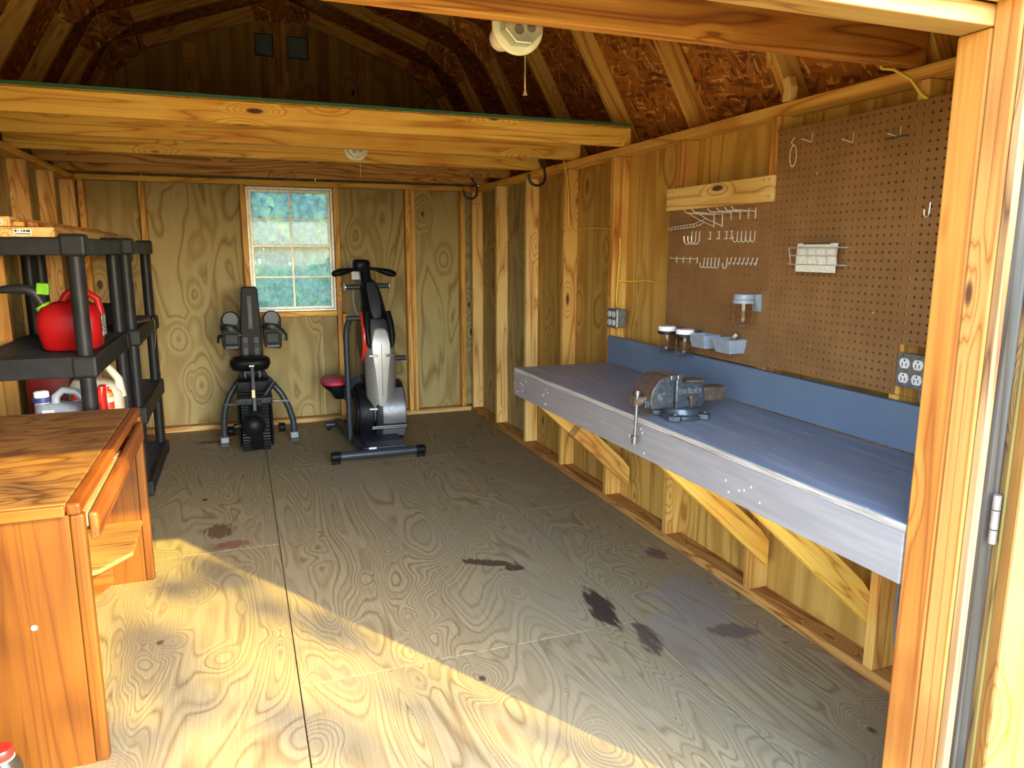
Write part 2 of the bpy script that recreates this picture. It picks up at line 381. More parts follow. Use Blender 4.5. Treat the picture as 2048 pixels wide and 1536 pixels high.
# loft over the back half
loft = thing('ceiling_loft', 'loft platform of pine joists with a green deck edge', None, (XC, 4.5, 1.88), kind='structure')
for i, y in enumerate((3.345, 3.925, 4.512, 5.075, 5.60)):
    obj('joist', B(XL + .03, 1.872, y, y + ST, 1.8795, 1.9685), warm['X'] if i in (0, 1, 2) else fir['X'], loft, .003, org=(XC, y, 1.92))
for a, b in ((XL + .06, .3), (.303, 1.86)):
    obj('deck_sheet', B(a, b, 3.335, 5.90, 1.9695, 1.984), wallply, loft)
obj('deck_edge', B(XL + .06, 1.86, 3.329, 3.3345, 1.972, 1.985), deckply, loft)

# roof: strand board panels on gambrel trusses
roof = thing('ceiling', 'gambrel roof of strand board on pine trusses', None, (XC, 3.5, 2.5), kind='structure')
A1 = math.atan(.3595); A2 = math.atan(1.744)
KX, KZ = 1.127, 2.76
def sl_mesh(name, L, wy, t):
    return mesh(name, B(-L / 2, L / 2, -wy / 2, wy / 2, 0, t))
LU = KX / math.cos(A1); LW = .56 / math.cos(A2)
for sgn in (1, -1):
    for (y0, y1) in ((.86, 2.48), (2.483, 4.92), (4.923, 6.2)):
        for (L, ang, mx, mz) in ((LU, A1, KX / 2, 3.165 - .3595 * KX / 2), (LW, A2, KX + .28, KZ - 1.744 * .28)):
            R = Matrix.Rotation(sgn * ang, 3, 'Y')
            me = sl_mesh('roof_panel', L - .002, y1 - y0, .012)
            placed('roof_panel', me, osbm, roof, Vector((XC + sgn * mx, (y0 + y1) / 2, mz)) + R @ Vector((0, 0, .001)), R)
m = MB(); pr = [(XC + d, outer(XC + d) + .016) for d in (-1.72, -1.13, 0, 1.13, 1.72)]
m.prism(pr + [(x, z + .02) for x, z in reversed(pr)], 'xz', .84, 6.22)
obj('shingles', m, plain('asphalt_shingle', (.12, .11, .10), .9, noise=.4, nscale=80), roof)
def raf(L, name, mat, cx, cz, y, ang, sgn):
    R = Matrix.Rotation(sgn * ang, 3, 'Y')
    me = mesh(name, B(-L / 2, L / 2, 0, ST, -SD, 0)); o = placed(name, me, mat, roof, (XC + sgn * cx, y, cz), R)
    b = o.modifiers.new('bevel', 'BEVEL'); b.width = .003; b.segments = 1; b.limit_method = 'ANGLE'
TR = [5.91 - .6085 * k for k in range(9)]; TR[0] = 5.90
kk = SD * math.tan((A2 - A1) / 2)
for ti, y in enumerate(TR):
    mt = pine['X'] if ti > 2 else fir['X']
    for sgn in (1, -1):
        lu = LU - .002 - .0; raf(lu - .02, 'rafter', pine['X'], KX / 2 + .004, 3.165 - .3595 * (KX / 2 + .004), y, A1, sgn)
        raf(LW - .01, 'rafter', pine['X'], KX + .283, KZ - 1.744 * .283, y, A2, sgn)
        # knee gusset on the near face
        u1 = (-math.cos(A1), math.sin(A1)); n1 = (-math.sin(A1), -math.cos(A1))
        u2 = (math.cos(A2), -math.sin(A2)); n2 = (-math.sin(A2), -math.cos(A2))
        e, a, b = .006, .20, .20
        P = [(KX - .004, KZ - .006), (KX + u2[0] * b + n2[0] * e, KZ + u2[1] * b + n2[1] * e), (KX + u2[0] * (b - .0) + n2[0] * (SD + .002), KZ + u2[1] * b + n2[1] * (SD + .002)),
             (KX + u1[0] * a + n1[0] * (SD + .002), KZ + u1[1] * a + n1[1] * (SD + .002)), (KX + u1[0] * a + n1[0] * e, KZ + u1[1] * a + n1[1] * e)]
        gm = MB().prism([(sgn * u, v) for u, v in P], 'xy', -.011, 0)
        me = mesh('gusset', gm); placed('gusset', me, osbm, roof, (XC, y - .001, 0), Matrix.Rotation(PI / 2, 3, 'X'))
    P = [(-.21, 3.083), (0, 3.158), (.21, 3.083), (.18, 2.995), (-.18, 2.995)]
    placed('gusset', mesh('gusset', MB().prism(P, 'xy', -.011, 0)), osbm, roof, (XC, y - .001, 0), Matrix.Rotation(PI / 2, 3, 'X'))
beamw = lumber('tie_beam_fir', (.66, .28, .05), (.50, .18, .03), (.27, .075, .012), 'X', rings=10, knot=.05, var=.02)
obj('tie_beam', B(XL + .03, 1.86, 1.645, 1.683, 1.8795, 2.019), beamw, roof, .004, org=(.2, 1.6, 1.95))

# ------------------------------------------------------------------ window in the back wall
alu = plain('white_aluminium', (.62, .60, .54), .45, .3, noise=.2, nscale=60)
wn1 = thing('window_1', 'small gridded window glowing behind the exercise machines', None, (.398, 5.99, 1.37), kind='structure')
def frame(m, x0, x1, z0, z1, t, y0, y1):
    return m.box(x0, x0 + t, y0, y1, z0, z1).box(x1 - t, x1, y0, y1, z0, z1).box(x0 + t, x1 - t, y0, y1, z0, z0 + t).box(x0 + t, x1 - t, y0, y1, z1 - t, z1)
obj('window_frame', frame(MB(), .0795, .7165, .8965, 1.8405, .017, 5.962, 6.04), alu, wn1, .002)
glass = NT('dusty_glass'); gp = glass.objco(); dirt = glass.noise(gp, 26, 4, .7)
tr = glass.add('ShaderNodeBsdfTranslucent'); tp = glass.add('ShaderNodeBsdfTransparent'); gl = glass.add('ShaderNodeBsdfGlossy'); gl.inputs['Roughness'].default_value = .05
tr.inputs[0].default_value = (.45, .56, .54, 1); tp.inputs[0].default_value = (.42, .58, .57, 1)
mx = glass.add('ShaderNodeMixShader'); glass.put(mx.inputs[0], glass.math('ADD', glass.math('MULTIPLY', glass.step(dirt, .35, .75), .45), .22)); glass.l.new(tp.outputs[0], mx.inputs[1]); glass.l.new(tr.outputs[0], mx.inputs[2])
mx2 = glass.add('ShaderNodeMixShader'); mx2.inputs[0].default_value = .012; glass.l.new(mx.outputs[0], mx2.inputs[1]); glass.l.new(gl.outputs[0], mx2.inputs[2])
glass.l.new(mx2.outputs[0], glass.n['Material Output'].inputs[0]); glassm = glass.m
for nm, z0, z1, y in (('upper_sash', 1.382, 1.8235, 6.012), ('lower_sash', .9135, 1.412, 5.985)):
    s_ = obj(nm, frame(MB(), .0967, .6993, z0, z1, .021, y, y + .022), alu, wn1, .002)
    zc = (z0 + z1) / 2
    obj('muntin', B(.391, .405, y + .004, y + .016, z0 + .021, z1 - .021), alu, s_)
    obj('muntin', B(.1177, .6783, y + .005, y + .015, zc - .006, zc + .006), alu, s_)
    for a, b in ((.118, .3905), (.4055, .678)):
        for c, d in ((z0 + .0215, zc - .0065), (zc + .0065, z1 - .0215)):
            obj('pane', B(a, b, y + .008, y + .012, c, d), glassm, s_)
m = MB()
for i in range(46): x = .10 + i * .0132; m.box(x, x + .0022, 6.045, 6.0465, .90, 1.83)
for i in range(71): z = .90 + i * .0132; m.box(.098, .70, 6.0466, 6.048, z, z + .0022)
tag(obj('insect_screen', m, plain('grey_screen_wire', (.16, .19, .2), .6), wn1), kind='stuff')

# louvred vents in the gable
ventm = plain('brown_vent_plastic', (.035, .026, .016), .6)
for i, (x0, x1, z0, z1) in enumerate(VENTS):
    t = thing('gable_vent', ('louvred vent high in the gable left of the centre stud', 'louvred vent high in the gable right of the centre stud')[i], 'vent', ((x0 + x1) / 2, YB, z0), 'vents high in the back gable')
    obj('vent_frame', frame(MB(), x0 - .006, x1 + .006, z0 - .006, z1 + .006, .009, YB - .005, YB - .0005), ventm, t)
    for k in range(12):
        z = z0 + .004 + k * (z1 - z0 - .004) / 12
        o = obj('slat', MB().obox(((x0 + x1) / 2, YB + .006, z + .005), (x1 - x0 - .0006, .0145, .003), (-.72, 0, 0)), ventm, t)

# the right door leaf, swung outwards
dr = thing('door_1', 'open door leaf hinged on the right jamb', None, (1.372, .944, 0), kind='structure')
PH = math.radians(-27); Rd = Matrix.Rotation(PH, 3, 'Z')
def leaf(name, x0, x1, y0, y1, z0, z1, mat, bev=.003):
    placed_me = mesh(name, B(x0, x1, y0, y1, z0, z1)); o = placed(name, placed_me, mat, dr, (1.372, .944, 0), Rd)
    b = o.modifiers.new('bevel', 'BEVEL'); b.width = bev; b.segments = 1
rot = lumber('rotten_edge_wood', (.30, .16, .045), (.18, .08, .025), (.06, .027, .014), 'Z', rings=16, knot=.09)
yedge = lumber('yellowed_plywood_edge', (.30, .21, .06), (.24, .155, .035), (.14, .075, .02), 'Z', rings=8, knot=0)
leaf('cladding', .0, .88, .002, .013, -.02, 1.78, rot)
leaf('panel', .002, .88, -.0005, .0015, -.02, 1.78, yedge); leaf('panel', .001, .88, -.013, -.001, -.02, 1.78, yedge)
stw = lumber('door_stile_pine', (.36, .19, .05), (.31, .14, .028), (.22, .08, .016), 'Z', rings=6, knot=.04, var=.02, flow=.22, cross=14)
leaf('stile', .004, .093, -.052, -.0135, -.02, 1.78, stw); leaf('stile', .79, .878, -.052, -.0135, -.02, 1.78, stw)
leaf('rail', .094, .789, -.052, -.0135, -.02, .07, pine['X']); leaf('rail', .094, .789, -.052, -.0135, 1.69, 1.78, pine['X']); leaf('rail', .094, .789, -.052, -.0135, .84, .93, pine['X'])
m = MB()
for z0, z1 in ((.80, .829), (.83, .869), (.87, .90)): m.cyl((1.357, .940, z0 + .0006), (1.357, .940, z1 - .0006), .0075, n=14)
obj('hinge_barrel', m, plain('painted_hinge_metal', (.30, .275, .25), .4, .3, noise=.2), dr, smooth=30)

# ------------------------------------------------------------------ workbench
benchtop = NT('blue_grey_bench_paint'); bp = benchtop.objco()
bn = benchtop.noise(benchtop.vmath('MULTIPLY', bp, (30, 3, 30)), 1, 4, .65); bn2 = benchtop.noise(bp, 5, 4, .6)
bc = benchtop.mix(benchtop.step(bn, .45, .75), (.195, .22, .255), (.32, .33, .34)); bc = benchtop.mix(benchtop.math('MULTIPLY', benchtop.step(bn2, .5, .7), .5), bc, (.22, .23, .235))
sp = benchtop.voro(bp, 17); bc = benchtop.mix(benchtop.step(sp, .055, .035), bc, (.6, .6, .58)); benchtop.bump(bn, .1, .001); benchtop.out(bc, .42, 0, .5)
splash = NT('slate_blue_paint'); sc1 = splash.mix(splash.step(splash.noise(splash.objco(), 3, 3), .4, .7), (.115, .155, .225), (.14, .18, .245))
sc1 = splash.mix(splash.step(splash.voro(splash.objco(), 9), .045, .03), sc1, (.5, .5, .5)); splash.out(sc1, .45, 0, .45)
fasc = NT('lilac_grey_paint'); fn = fasc.noise(fasc.vmath('MULTIPLY', fasc.objco(), (20, 4, 60)), 1, 4); fc = fasc.mix(fasc.step(fn, .35, .75), (.25, .228, .232), (.30, .275, .275)); fasc.out(fc, .55, 0, .4)
fedge = NT('worn_ply_edge'); en = fedge.noise(fedge.vmath('MULTIPLY', fedge.objco(), (50, 5, 260)), 1, 3); fedge.out(fedge.ramp(en, [(.35, (.22, .18, .14)), (.5, (.42, .37, .32)), (.7, (.52, .48, .44))]), .7)
BX, BZ, BY0, BY1 = 1.283, .786, 1.1, 3.405
bench = thing('workbench', 'long grey-blue painted workbench braced against the right wall', 'workbench', (1.55, 2.3, 0))
SK = (1.318 - 1.280) / (BY1 - BY0)
def bx(y): return 1.280 + (BY1 - y) * SK                  # the front edge runs very slightly askew to the wall
def strip(a, b, z0, z1, y0=BY0, y1=BY1, xb=None):
    return MB().slab([(bx(y0) + a, y0), (xb if xb else bx(y0) + b, y0), (xb if xb else bx(y1) + b, y1), (bx(y1) + a, y1)], z0, z1)
obj('tabletop', strip(.0005, 0, BZ - .018, BZ, xb=1.798), benchtop.m, bench, .0015)
obj('top_edge', strip(-.003, 0, BZ - .019, BZ - .001), fedge.m, bench, .001)
obj('top_edge', strip(.004, 0, BZ - .037, BZ - .0185, y1=BY1 - .005, xb=1.79), fedge.m, bench, .001)
f_ = obj('fascia', strip(-.006, .03, .648, BZ - .0195), fasc.m, bench, .003)
bl = plain('chipped_pale_spot', (.72, .70, .68), .5)
m = MB(); r = random.Random(3)
for yc in (3.33, 2.98, 2.19, 1.62):
    for i in range(6): y_ = yc + r.uniform(-.09, .09); y_ = min(y_, 3.395); m.ball((bx(y_) - .0062, y_, r.uniform(.665, .755)), (.0012, .0035, .004), 6, 4)
tag(obj('screw_head', m, bl, f_), kind='stuff')
obj('fascia_end', B(BX + .033, 1.825, BY1 - .04, BY1 - .002, .648, BZ - .038), fasc.m, bench, .003)
obj('backsplash', B(1.800, 1.826, BY0, BY1 - .005, BZ + .002, .929), splash.m, bench, .002)
for i, y in enumerate((3.235, 2.155, 1.665)):
    # diagonal 2x4 on edge, from behind the fascia down to the wall
    x0 = bx(y) + .032; ang = .742; R = Matrix.Rotation(ang, 3, 'Y'); Ri = R.transposed()
    P = [(x0, .640), (x0, .748), (x0 + .022, .748), (1.80, .318 - (.012 if i else 0)), (1.852, .268), (1.852, .170)]
    P[3] = (1.81, .640 + .121 - .9165 * (1.81 - x0)); P[4] = (1.852, P[3][1] - .055); P[5] = (1.852, .640 - .9165 * (1.852 - x0)); P[2] = (x0 + .0145, .748)
    ctr = Vector((1.56, y, .45)); loc = [Ri @ (Vector((u, y, v)) - ctr) for u, v in P]
    m = MB().prism([(q.x, q.z) for q in loc], 'xz', -.019, .019)
    o = placed('brace', mesh('brace', m), warm['X'] if i else pine['X'], bench, ctr, R)
    b_ = o.modifiers.new('bevel', 'BEVEL'); b_.width = .003; b_.segments = 1; b_.limit_method = 'ANGLE'
    if i == 0:
        blk = plain('stamp_ink', (.05, .03, .02), .8)
        m = MB()
        for k in range(2):
            for q in range(5):
                m.box(-.06 + q * .0075, -.056 + q * .0075 - (.001 if q % 2 else 0), -.0197, -.0191, -.036 + k * .037, -.004 + k * .037)
            m.box(-.061, -.025, -.0197, -.0191, -.038 + k * .037, -.0365 + k * .037).box(-.061, -.025, -.0197, -.0191, -.0035 + k * .037, -.002 + k * .037)
        st_ = obj('ink_stamp', m, blk, None); st_.parent = o

# vise
iron = plain('dark_cast_iron', (.085, .095, .105), .40, .6, noise=.35, nscale=70, bump=.35)
rust = plain('rusty_iron', (.13, .085, .06), .6, .5, noise=.4, nscale=50, bump=.3)
steel = plain('bright_steel', (.26, .27, .29), .32, .9, noise=.1)
VX, VY = 1.443, 2.16
vise = thing('bench_vise', 'heavy cast iron bench vise bolted to the painted bench', 'vise', (VX, VY, BZ))
m = MB().lathe([(.074, 0), (.076, .012), (.066, .018), (.060, .038), (.052, .042)], (VX, VY, BZ + .001), n=32)
for a in (.7, 2.3, 3.9, 5.5):
    c, s_ = math.cos(a), math.sin(a); m.obox((VX + .078 * c, VY + .078 * s_, BZ + .011), (.042, .040, .018), (0, 0, a))
    m.cyl((VX + .084 * c, VY + .084 * s_, BZ + .02), (VX + .084 * c, VY + .084 * s_, BZ + .030), .010, n=6)
obj('swivel_base', m, iron, vise, .002, smooth=40)
m = MB().prism([(VX - .047, .826 + .0), (VX + .065, .826), (VX + .072, .860), (VX + .066, .905), (VX + .06, .912), (VX - .02, .918), (VX - .028, .935), (VX - .047, .935)], 'xz', VY - .036, VY + .036)
bd = obj('body', m, iron, vise, .005, smooth=40)
obj('anvil', B(VX + .0, VX + .075, VY - .03, VY + .03, .906, .922), rust, vise, .003)
m = MB().prism([(VX - .051, .828), (VX - .14, .828), (VX - .147, .86), (VX - .142, .895), (VX - .118, .925), (VX - .085, .938), (VX - .051, .938)], 'xz', VY - .034, VY + .034)
jw = obj('moving_jaw', m, iron, vise, .006, smooth=40)
m = MB().prism([(VX - .15, .862), (VX - .145, .898), (VX - .120, .929), (VX - .088, .942), (VX - .055, .942), (VX - .055, .9385), (VX - .086, .9385), (VX - .117, .925), (VX - .141, .895), (VX - .146, .862)], 'xz', VY - .042, VY + .085)
obj('jaw_hood', m, rust, vise, .002, smooth=40)
m = MB().box(VX - .075, VX - .0505, VY - .043, VY + .085, .928, .9455); obj('jaw_plate', m, steel, vise, .004)
m = MB().box(VX - .0485, VX - .024, VY - .043, VY + .085, .928, .9455); obj('jaw_plate', m, steel, vise, .004)
obj('slide_bar', B(VX + .07, VX + .165, VY - .028, VY + .028, .842, .892), rust, vise, .004)
obj('slide_bar', B(VX - .16, VX + .07, VY - .022, VY + .022, .832, .86), iron, vise, .003)
m = MB().cyl((VX - .195, VY, .857), (VX - .14, VY, .857), .015).cyl((VX - .20, VY, .857), (VX - .172, VY, .857), .019)
obj('screw_head', m, rust, vise, smooth=40)
hd = MB().cyl((VX - .186, VY - .012, .882), (VX - .186, VY - .002, .720), .0062)
hd.cyl((VX - .186, VY - .0125, .896), (VX - .186, VY - .012, .880), .0105).cyl((VX - .186, VY - .002, .726), (VX - .186, VY - .001, .704), .0105).cyl((VX - .186, VY - .0025, .733), (VX - .186, VY - .002, .727), .013)
obj('handle', hd, steel, vise, smooth=40)
letter = plain('raised_cast_letters', (.26, .27, .28), .4, .6)
textmesh('raised_size_mark', '6"', .036, .0014, letter, jw, (VX - .105, VY - .0355, .870), Euler((PI / 2, 0, 0)))
m = MB(); r = random.Random(5)
for i in range(8):
    x = VX - .034 + i * .0115
    m.box(x, x + .0026, VY - .038, VY - .0355, .877, .897 - (i % 3) * .002)
    if i % 2: m.box(x + .0027, x + .0075, VY - .038, VY - .0355, .893 - (i % 3) * .002, .896 - (i % 3) * .002).box(x + .0055, x + .008, VY - .038, VY - .0355, .878, .8925 - (i % 3) * .002)
    else: m.box(x + .0027, x + .0075, VY - .038, VY - .0355, .877, .8795).box(x + .0027, x + .0065, VY - .038, VY - .0355, .886, .8885)
tag(obj('raised_letters', m, letter, bd), kind='stuff')
obj('lock_lever', MB().tube([(VX + .012, VY - .04, .832), (VX + .006, VY - .054, .858), (VX + .004, VY - .05, .872)], [.006, .007, .009], 8), rust, vise, smooth=50)

# ------------------------------------------------------------------ pegboards with real holes
pegm = NT('brown_hardboard'); pn = pegm.noise(pegm.objco(), 7, 4, .6); pf = pegm.noise(pegm.objco(), 260, 2)
pc = pegm.mix(pegm.step(pn, .35, .7), (.235, .112, .040), (.285, .140, .052)); pc = pegm.mix(.35, pc, pegm.ramp(pf, [(.3, .5), (.7, 1)]), 'MULTIPLY')
pc = pegm.mix(pegm.step(pegm.voro(pegm.objco(), 11), .05, .03), pc, (.50, .36, .22)); pegm.out(pc, .55, 0, .35)
PIT = .0254
def pegboard(name, label, y1, nu, z0, nv, x, skip, loc):
    t = thing(name, label, 'pegboard', loc, 'brown pegboards on the right wall'); m = MB(); R_ = .0044
    for i in range(nu):
        for j in range(nv):
            if skip(i, j): continue
            yc, zc = y1 - (i + .5) * PIT, z0 + (j + .5) * PIT; h = PIT / 2
            out = [(yc + h * a, zc + h * b) for a, b in ((1, 0), (1, 1), (0, 1), (-1, 1), (-1, 0), (-1, -1), (0, -1), (1, -1))]
            inn = [(yc + R_ * math.cos(k * PI / 4), zc + R_ * math.sin(k * PI / 4)) for k in range(8)]
            m.add([(x, *p) for p in out] + [(x, *p) for p in inn] + [(x + .0055, *p) for p in inn],
                  [(k, (k + 1) % 8, 8 + (k + 1) % 8, 8 + k) for k in range(8)] + [(8 + k, 8 + (k + 1) % 8, 16 + (k + 1) % 8, 16 + k) for k in range(8)])
    ya = y1 - nu * PIT; za = z0 + nv * PIT
    e = MB().box(x, x + .0055, y1, y1 + .001, z0, za).box(x, x + .0055, ya - .001, ya, z0, za).box(x, x + .0055, ya, y1, za, za + .001).box(x, x + .0055, ya, y1, z0 - .001, z0)
    obj('perforated_panel', m, pegm.m, t); obj('panel_rim', e, pegm.m, t)
    return t
PX = 1.8215
pegboard('pegboard', 'small lower pegboard under the pale nailed pine board', 2.885, 27, .934, 27, PX, lambda i, j: False, (PX, 2.5, .934))
pegboard('pegboard', 'tall pegboard reaching up beside the doorway, notched round an outlet box', 2.197, 43, .944, 33, PX, lambda i, j: i >= 23 and j < 6, (PX, 1.6, .944))
o = obj('pine_board', B(1.803, 1.8205, 2.193, 2.886, 1.541, 1.634), lumber('clear_pine_board', (.80, .55, .20), (.68, .40, .10), (.45, .20, .04), 'Y', rings=5, knot=.06, var=.02), None, .002, org=(1.81, 2.54, 1.54))
tag(o, 'pale knotty pine board nailed across the wall above the small pegboard', 'board')
nailm = plain('dark_nail', (.06, .04, .03), .5, .6)
m = MB()
for y, z in ((2.87, 1.62), (2.84, 1.62), (2.87, 1.555), (2.21, 1.62), (2.24, 1.62), (2.21, 1.56)): m.cyl((1.8026, y, z), (1.806, y, z), .0028, n=8)
tag(obj('nail_head', m, nailm, o), kind='stuff')

# wire hooks
zinc = plain('zinc_wire', (.78, .74, .66), .3, .45)
H = PX
def arc(cx, cz, r, a0, a1, n=8): return [(cx + r * math.cos(a0 + (a1 - a0) * i / n), cz + r * math.sin(a0 + (a1 - a0) * i / n)) for i in range(n + 1)]
def hookmesh(kind):
    m = MB(); R_ = .0021
    if kind == 'long':
        m.tube([(.004, 0, .012), (-.001, 0, .012), (-.0022, 0, .004), (-.0022, 0, -.025)], R_, 6).tube([(-.004, 0, .002), (-.10, 0, .004), (-.112, 0, .016)], R_, 6)
    elif kind == 'double':
        m.tube([(.004, 0, .012), (-.001, 0, .012), (-.0022, 0, .004), (-.0022, 0, -.045)], .0025, 6).tube([(-.004, 0, .004), (-.135, 0, .010), (-.147, 0, .024)], R_, 6).tube([(-.003, 0, -.040), (-.07, 0, -.018), (-.125, 0, .009)], R_ * .8, 6)
    elif kind == 'j':
        p = arc(-.022, -.022, .019, 0, -PI * .95); m.tube([(.004, 0, .012), (-.001, 0, .012), (-.003, 0, .004)] + [(x, 0, z) for x, z in p] + [(-.042, 0, -.008)], .0024, 7)
    elif kind == 'small':
        m.tube([(.004, 0, .007), (-.001, 0, .007), (-.002, 0, -.018)], R_, 6).tube([(-.003, 0, .0), (-.03, 0, .001), (-.036, 0, .008)], R_ * .85, 6)
    elif kind == 'bracket':
        m.tube([(.004, 0, .012), (-.002, 0, .012), (-.0025, 0, -.016)], R_, 6).tube([(-.004, .008, .011), (-.004, -.008, .011)], R_, 6).tube([(-.004, .010, -.016), (-.010, 0, -.018), (-.004, -.010, -.016)], R_, 6)
    elif kind == 'u':
        p = arc(-.012, -.018, .009, 0, -PI * .9, 6); m.tube([(.004, 0, .014), (-.001, 0, .013)] + [(x, 0, z) for x, z in p] + [(-.0215, 0, -.006)], R_, 6)
    elif kind == 'angled':
        m.tube([(.004, 0, .014), (-.001, 0, .014), (-.006, 0, -.006), (-.009, 0, -.012), (-.014, 0, -.004)], .0024, 6)
    elif kind == 'v':
        m.tube([(.004, .0, .02), (-.002, .0, .018), (-.003, .0, -.012), (-.03, .02, .0)], R_ * .9, 6)
    me = mesh('peg_hook', m, 50); me.materials.append(zinc); return me
HM = {k: hookmesh(k) for k in ('long', 'double', 'j', 'small', 'bracket', 'u', 'angled', 'v')}
rows = [('double', 1.506, (2.55, 2.495), 'long doubled wire hook in the pegboard top row'),
        ('long', 1.512, (2.44, 2.385, 2.335, 2.295), 'long straight wire hook in the pegboard top row'),
        ('j', 1.436, (2.700, 2.672, 2.645), 'round J-shaped wire hook in the middle row'),
        ('bracket', 1.432, (2.57, 2.512, 2.462, 2.43), 'flat double-prong wire bracket in the middle row'),
        ('u', 1.428, (2.395, 2.37, 2.345, 2.318, 2.292), 'narrow U-shaped wire hook in the middle row'),
        ('small', 1.334, (2.812, 2.760, 2.708, 2.655), 'small straight wire hook in the bottom row'),
        ('u', 1.326, (2.605, 2.58, 2.555, 2.53, 2.505, 2.452), 'narrow U-shaped wire hook in the bottom row'),
        ('angled', 1.327, (2.425, 2.398, 2.372, 2.347, 2.322, 2.296, 2.27), 'slanted stubby wire hook in the bottom row')]
for kind, z, ys, lab in rows:
    ys = sorted(ys, reverse=True); nth = ['leftmost', 'second from left', 'third from left', 'fourth from left', 'fifth from left', 'sixth from left', 'seventh from left']
    for i, y in enumerate(ys):
        o = bpy.data.objects.new('peg_hook', HM[kind]); C.objects.link(o); o.location = (H, y, z)
        tag(o, lab + ', ' + (nth[i] if i < len(ys) - 1 else 'rightmost') + ' of ' + {2: 'two', 3: 'three', 4: 'four', 5: 'five', 6: 'six', 7: 'seven'}[len(ys)], 'hook', 'wire hooks on the small pegboard')
for y, z, kind, lab in ((2.029, 1.737, 'v', 'bent wire hook at the top of the tall pegboard, next to the cable tie'), (1.851, 1.712, 'v', 'bent wire hook alone in the middle of the tall pegboard top'), (1.674, 1.703, 'v', 'bent wire hook behind a dark nail near the tall pegboard top right'), (1.552, 1.487, 'u', 'gold-toned curved hook beside the doorway jamb on the tall pegboard')):
    o = bpy.data.objects.new('peg_hook', HM[kind]); C.objects.link(o); o.location = (H, y, z); tag(o, lab, 'hook')
o = obj('nail', MB().tube([(1.822, 1.655, 1.695), (1.80, 1.685, 1.690), (1.79, 1.70, 1.688)], .002, 7), nailm, None, org=(1.82, 1.66, 1.69)); tag(o, 'dark nail sticking out of the tall pegboard near its top', 'nail')
o = obj('peg_strip', MB().tube([(1.816, 2.86, 1.46), (1.79, 2.82, 1.468), (1.80, 2.66, 1.478), (1.818, 2.60, 1.50)], .002, 6).tube([(1.816, 2.86, 1.449), (1.788, 2.82, 1.457), (1.80, 2.66, 1.466), (1.818, 2.615, 1.482)], .002, 6), zinc, None, org=(1.82, 2.7, 1.46), smooth=50)
tag(o, 'thin wire ladder rack low under the pale pine board', 'rack')
m = MB()
for k in range(11): y = 2.85 - k * .0235; m.tube([(1.800, y, 1.458 + k * .001), (1.800, y + .002, 1.469 + k * .001)], .0018, 5)
tag(obj('rung', m, zinc, o), kind='stuff')

# cable tie loop
p = [(1.815 + .0, 2.11 + .016 * math.sin(t) * (1 if t < PI else 1), 1.69 + .036 * math.cos(t)) for t in [2 * PI * i / 20 for i in range(20)]]
o = obj('cable_tie', MB().tube(p, .0025, 6, True, (1, .5)).tube([(1.815, 2.11, 1.726), (1.81, 2.118, 1.735), (1.808, 2.098, 1.748)], .0025, 6), plain('off_white_nylon', (.62, .50, .30), .5), None, smooth=50, org=(1.815, 2.11, 1.69)); tag(o, 'off-white looped cable tie hanging on the tall pegboard', 'cable tie')

# wire basket with a folded leaflet
bk = thing('wire_basket', 'small wire basket on the tall pegboard holding the leaflet', 'basket', (1.80, 1.94, 1.33))
chrome = plain('chrome_wire', (.70, .69, .68), .25, .55)
x0, x1, y0, y1, z0, z1 = 1.768, 1.819, 1.835, 2.045, 1.322, 1.378
m = MB()
for z, xf in ((z0, x0 + .012), (z1, x0)):
    m.tube([(x1, y0, z), (xf, y0, z), (xf, y1, z), (x1, y1, z)], .0022, 7)
for k in range(6):
    y = y0 + (y1 - y0) * k / 5; m.tube([(x1, y, z0), (x0 + .012, y, z0), (x0, y, z1)], .0016, 6)
m.tube([(x0 + .006, y0, 1.352), (x0 + .006, y1, 1.352)], .0016, 6)
m.tube([(x1, y1 + .0, z1), (x1 - .02, y1 + .035, z1 + .001)], .0018, 6).tube([(x1, y1, z0), (x1 - .02, y1 + .035, z0 + .001)], .0018, 6)
obj('wire_frame', m, chrome, bk, smooth=60)
paper = NT('printed_leaflet'); pp = paper.objco(); px, py, pz = paper.sepxyz(pp)
lines = paper.step(paper.noise(paper.vmath('MULTIPLY', pp, (1, 60, 420)), 1, 1), .46, .54)
blk_ = paper.math('ADD', paper.step(pz, -.072, -.0725), paper.math('MULTIPLY', paper.step(pz, .018, .019), paper.step(paper.math('ABSOLUTE', paper.math('ADD', py, -.005)), .062, .06)))
col = paper.mix(paper.math('MULTIPLY', lines, .4), (.74, .70, .60), (.28, .25, .20)); col = paper.mix(blk_, col, (.03, .025, .02)); paper.out(col, .7)
o = obj('leaflet', MB().add([(1.781, y, z) if z < 1.37 else (1.785, y, z) for y in (2.022, 1.985, 1.86, 1.842) for z in (1.296, 1.345, 1.392)] + [(1.7822, y, z) if z < 1.37 else (1.7862, y, z) for y in (2.022, 1.985, 1.86, 1.842) for z in (1.296, 1.345, 1.392)],
    [(a * 3 + b, a * 3 + b + 1, a * 3 + b + 4, a * 3 + b + 3) for a in range(3) for b in range(2)] + [(12 + a * 3 + b, 12 + a * 3 + b + 3, 12 + a * 3 + b + 4, 12 + a * 3 + b + 1) for a in range(3) for b in range(2)] + [(0, 3, 15, 12), (3, 6, 18, 15), (6, 9, 21, 18), (2, 14, 17, 5), (5, 17, 20, 8), (8, 20, 23, 11), (0, 12, 13, 1), (1, 13, 14, 2), (9, 10, 22, 21), (10, 11, 23, 22)]), paper.m, None, org=(1.78, 1.93, 1.37))
tag(o, 'cream printed instruction leaflet tucked in the wire basket', 'leaflet')

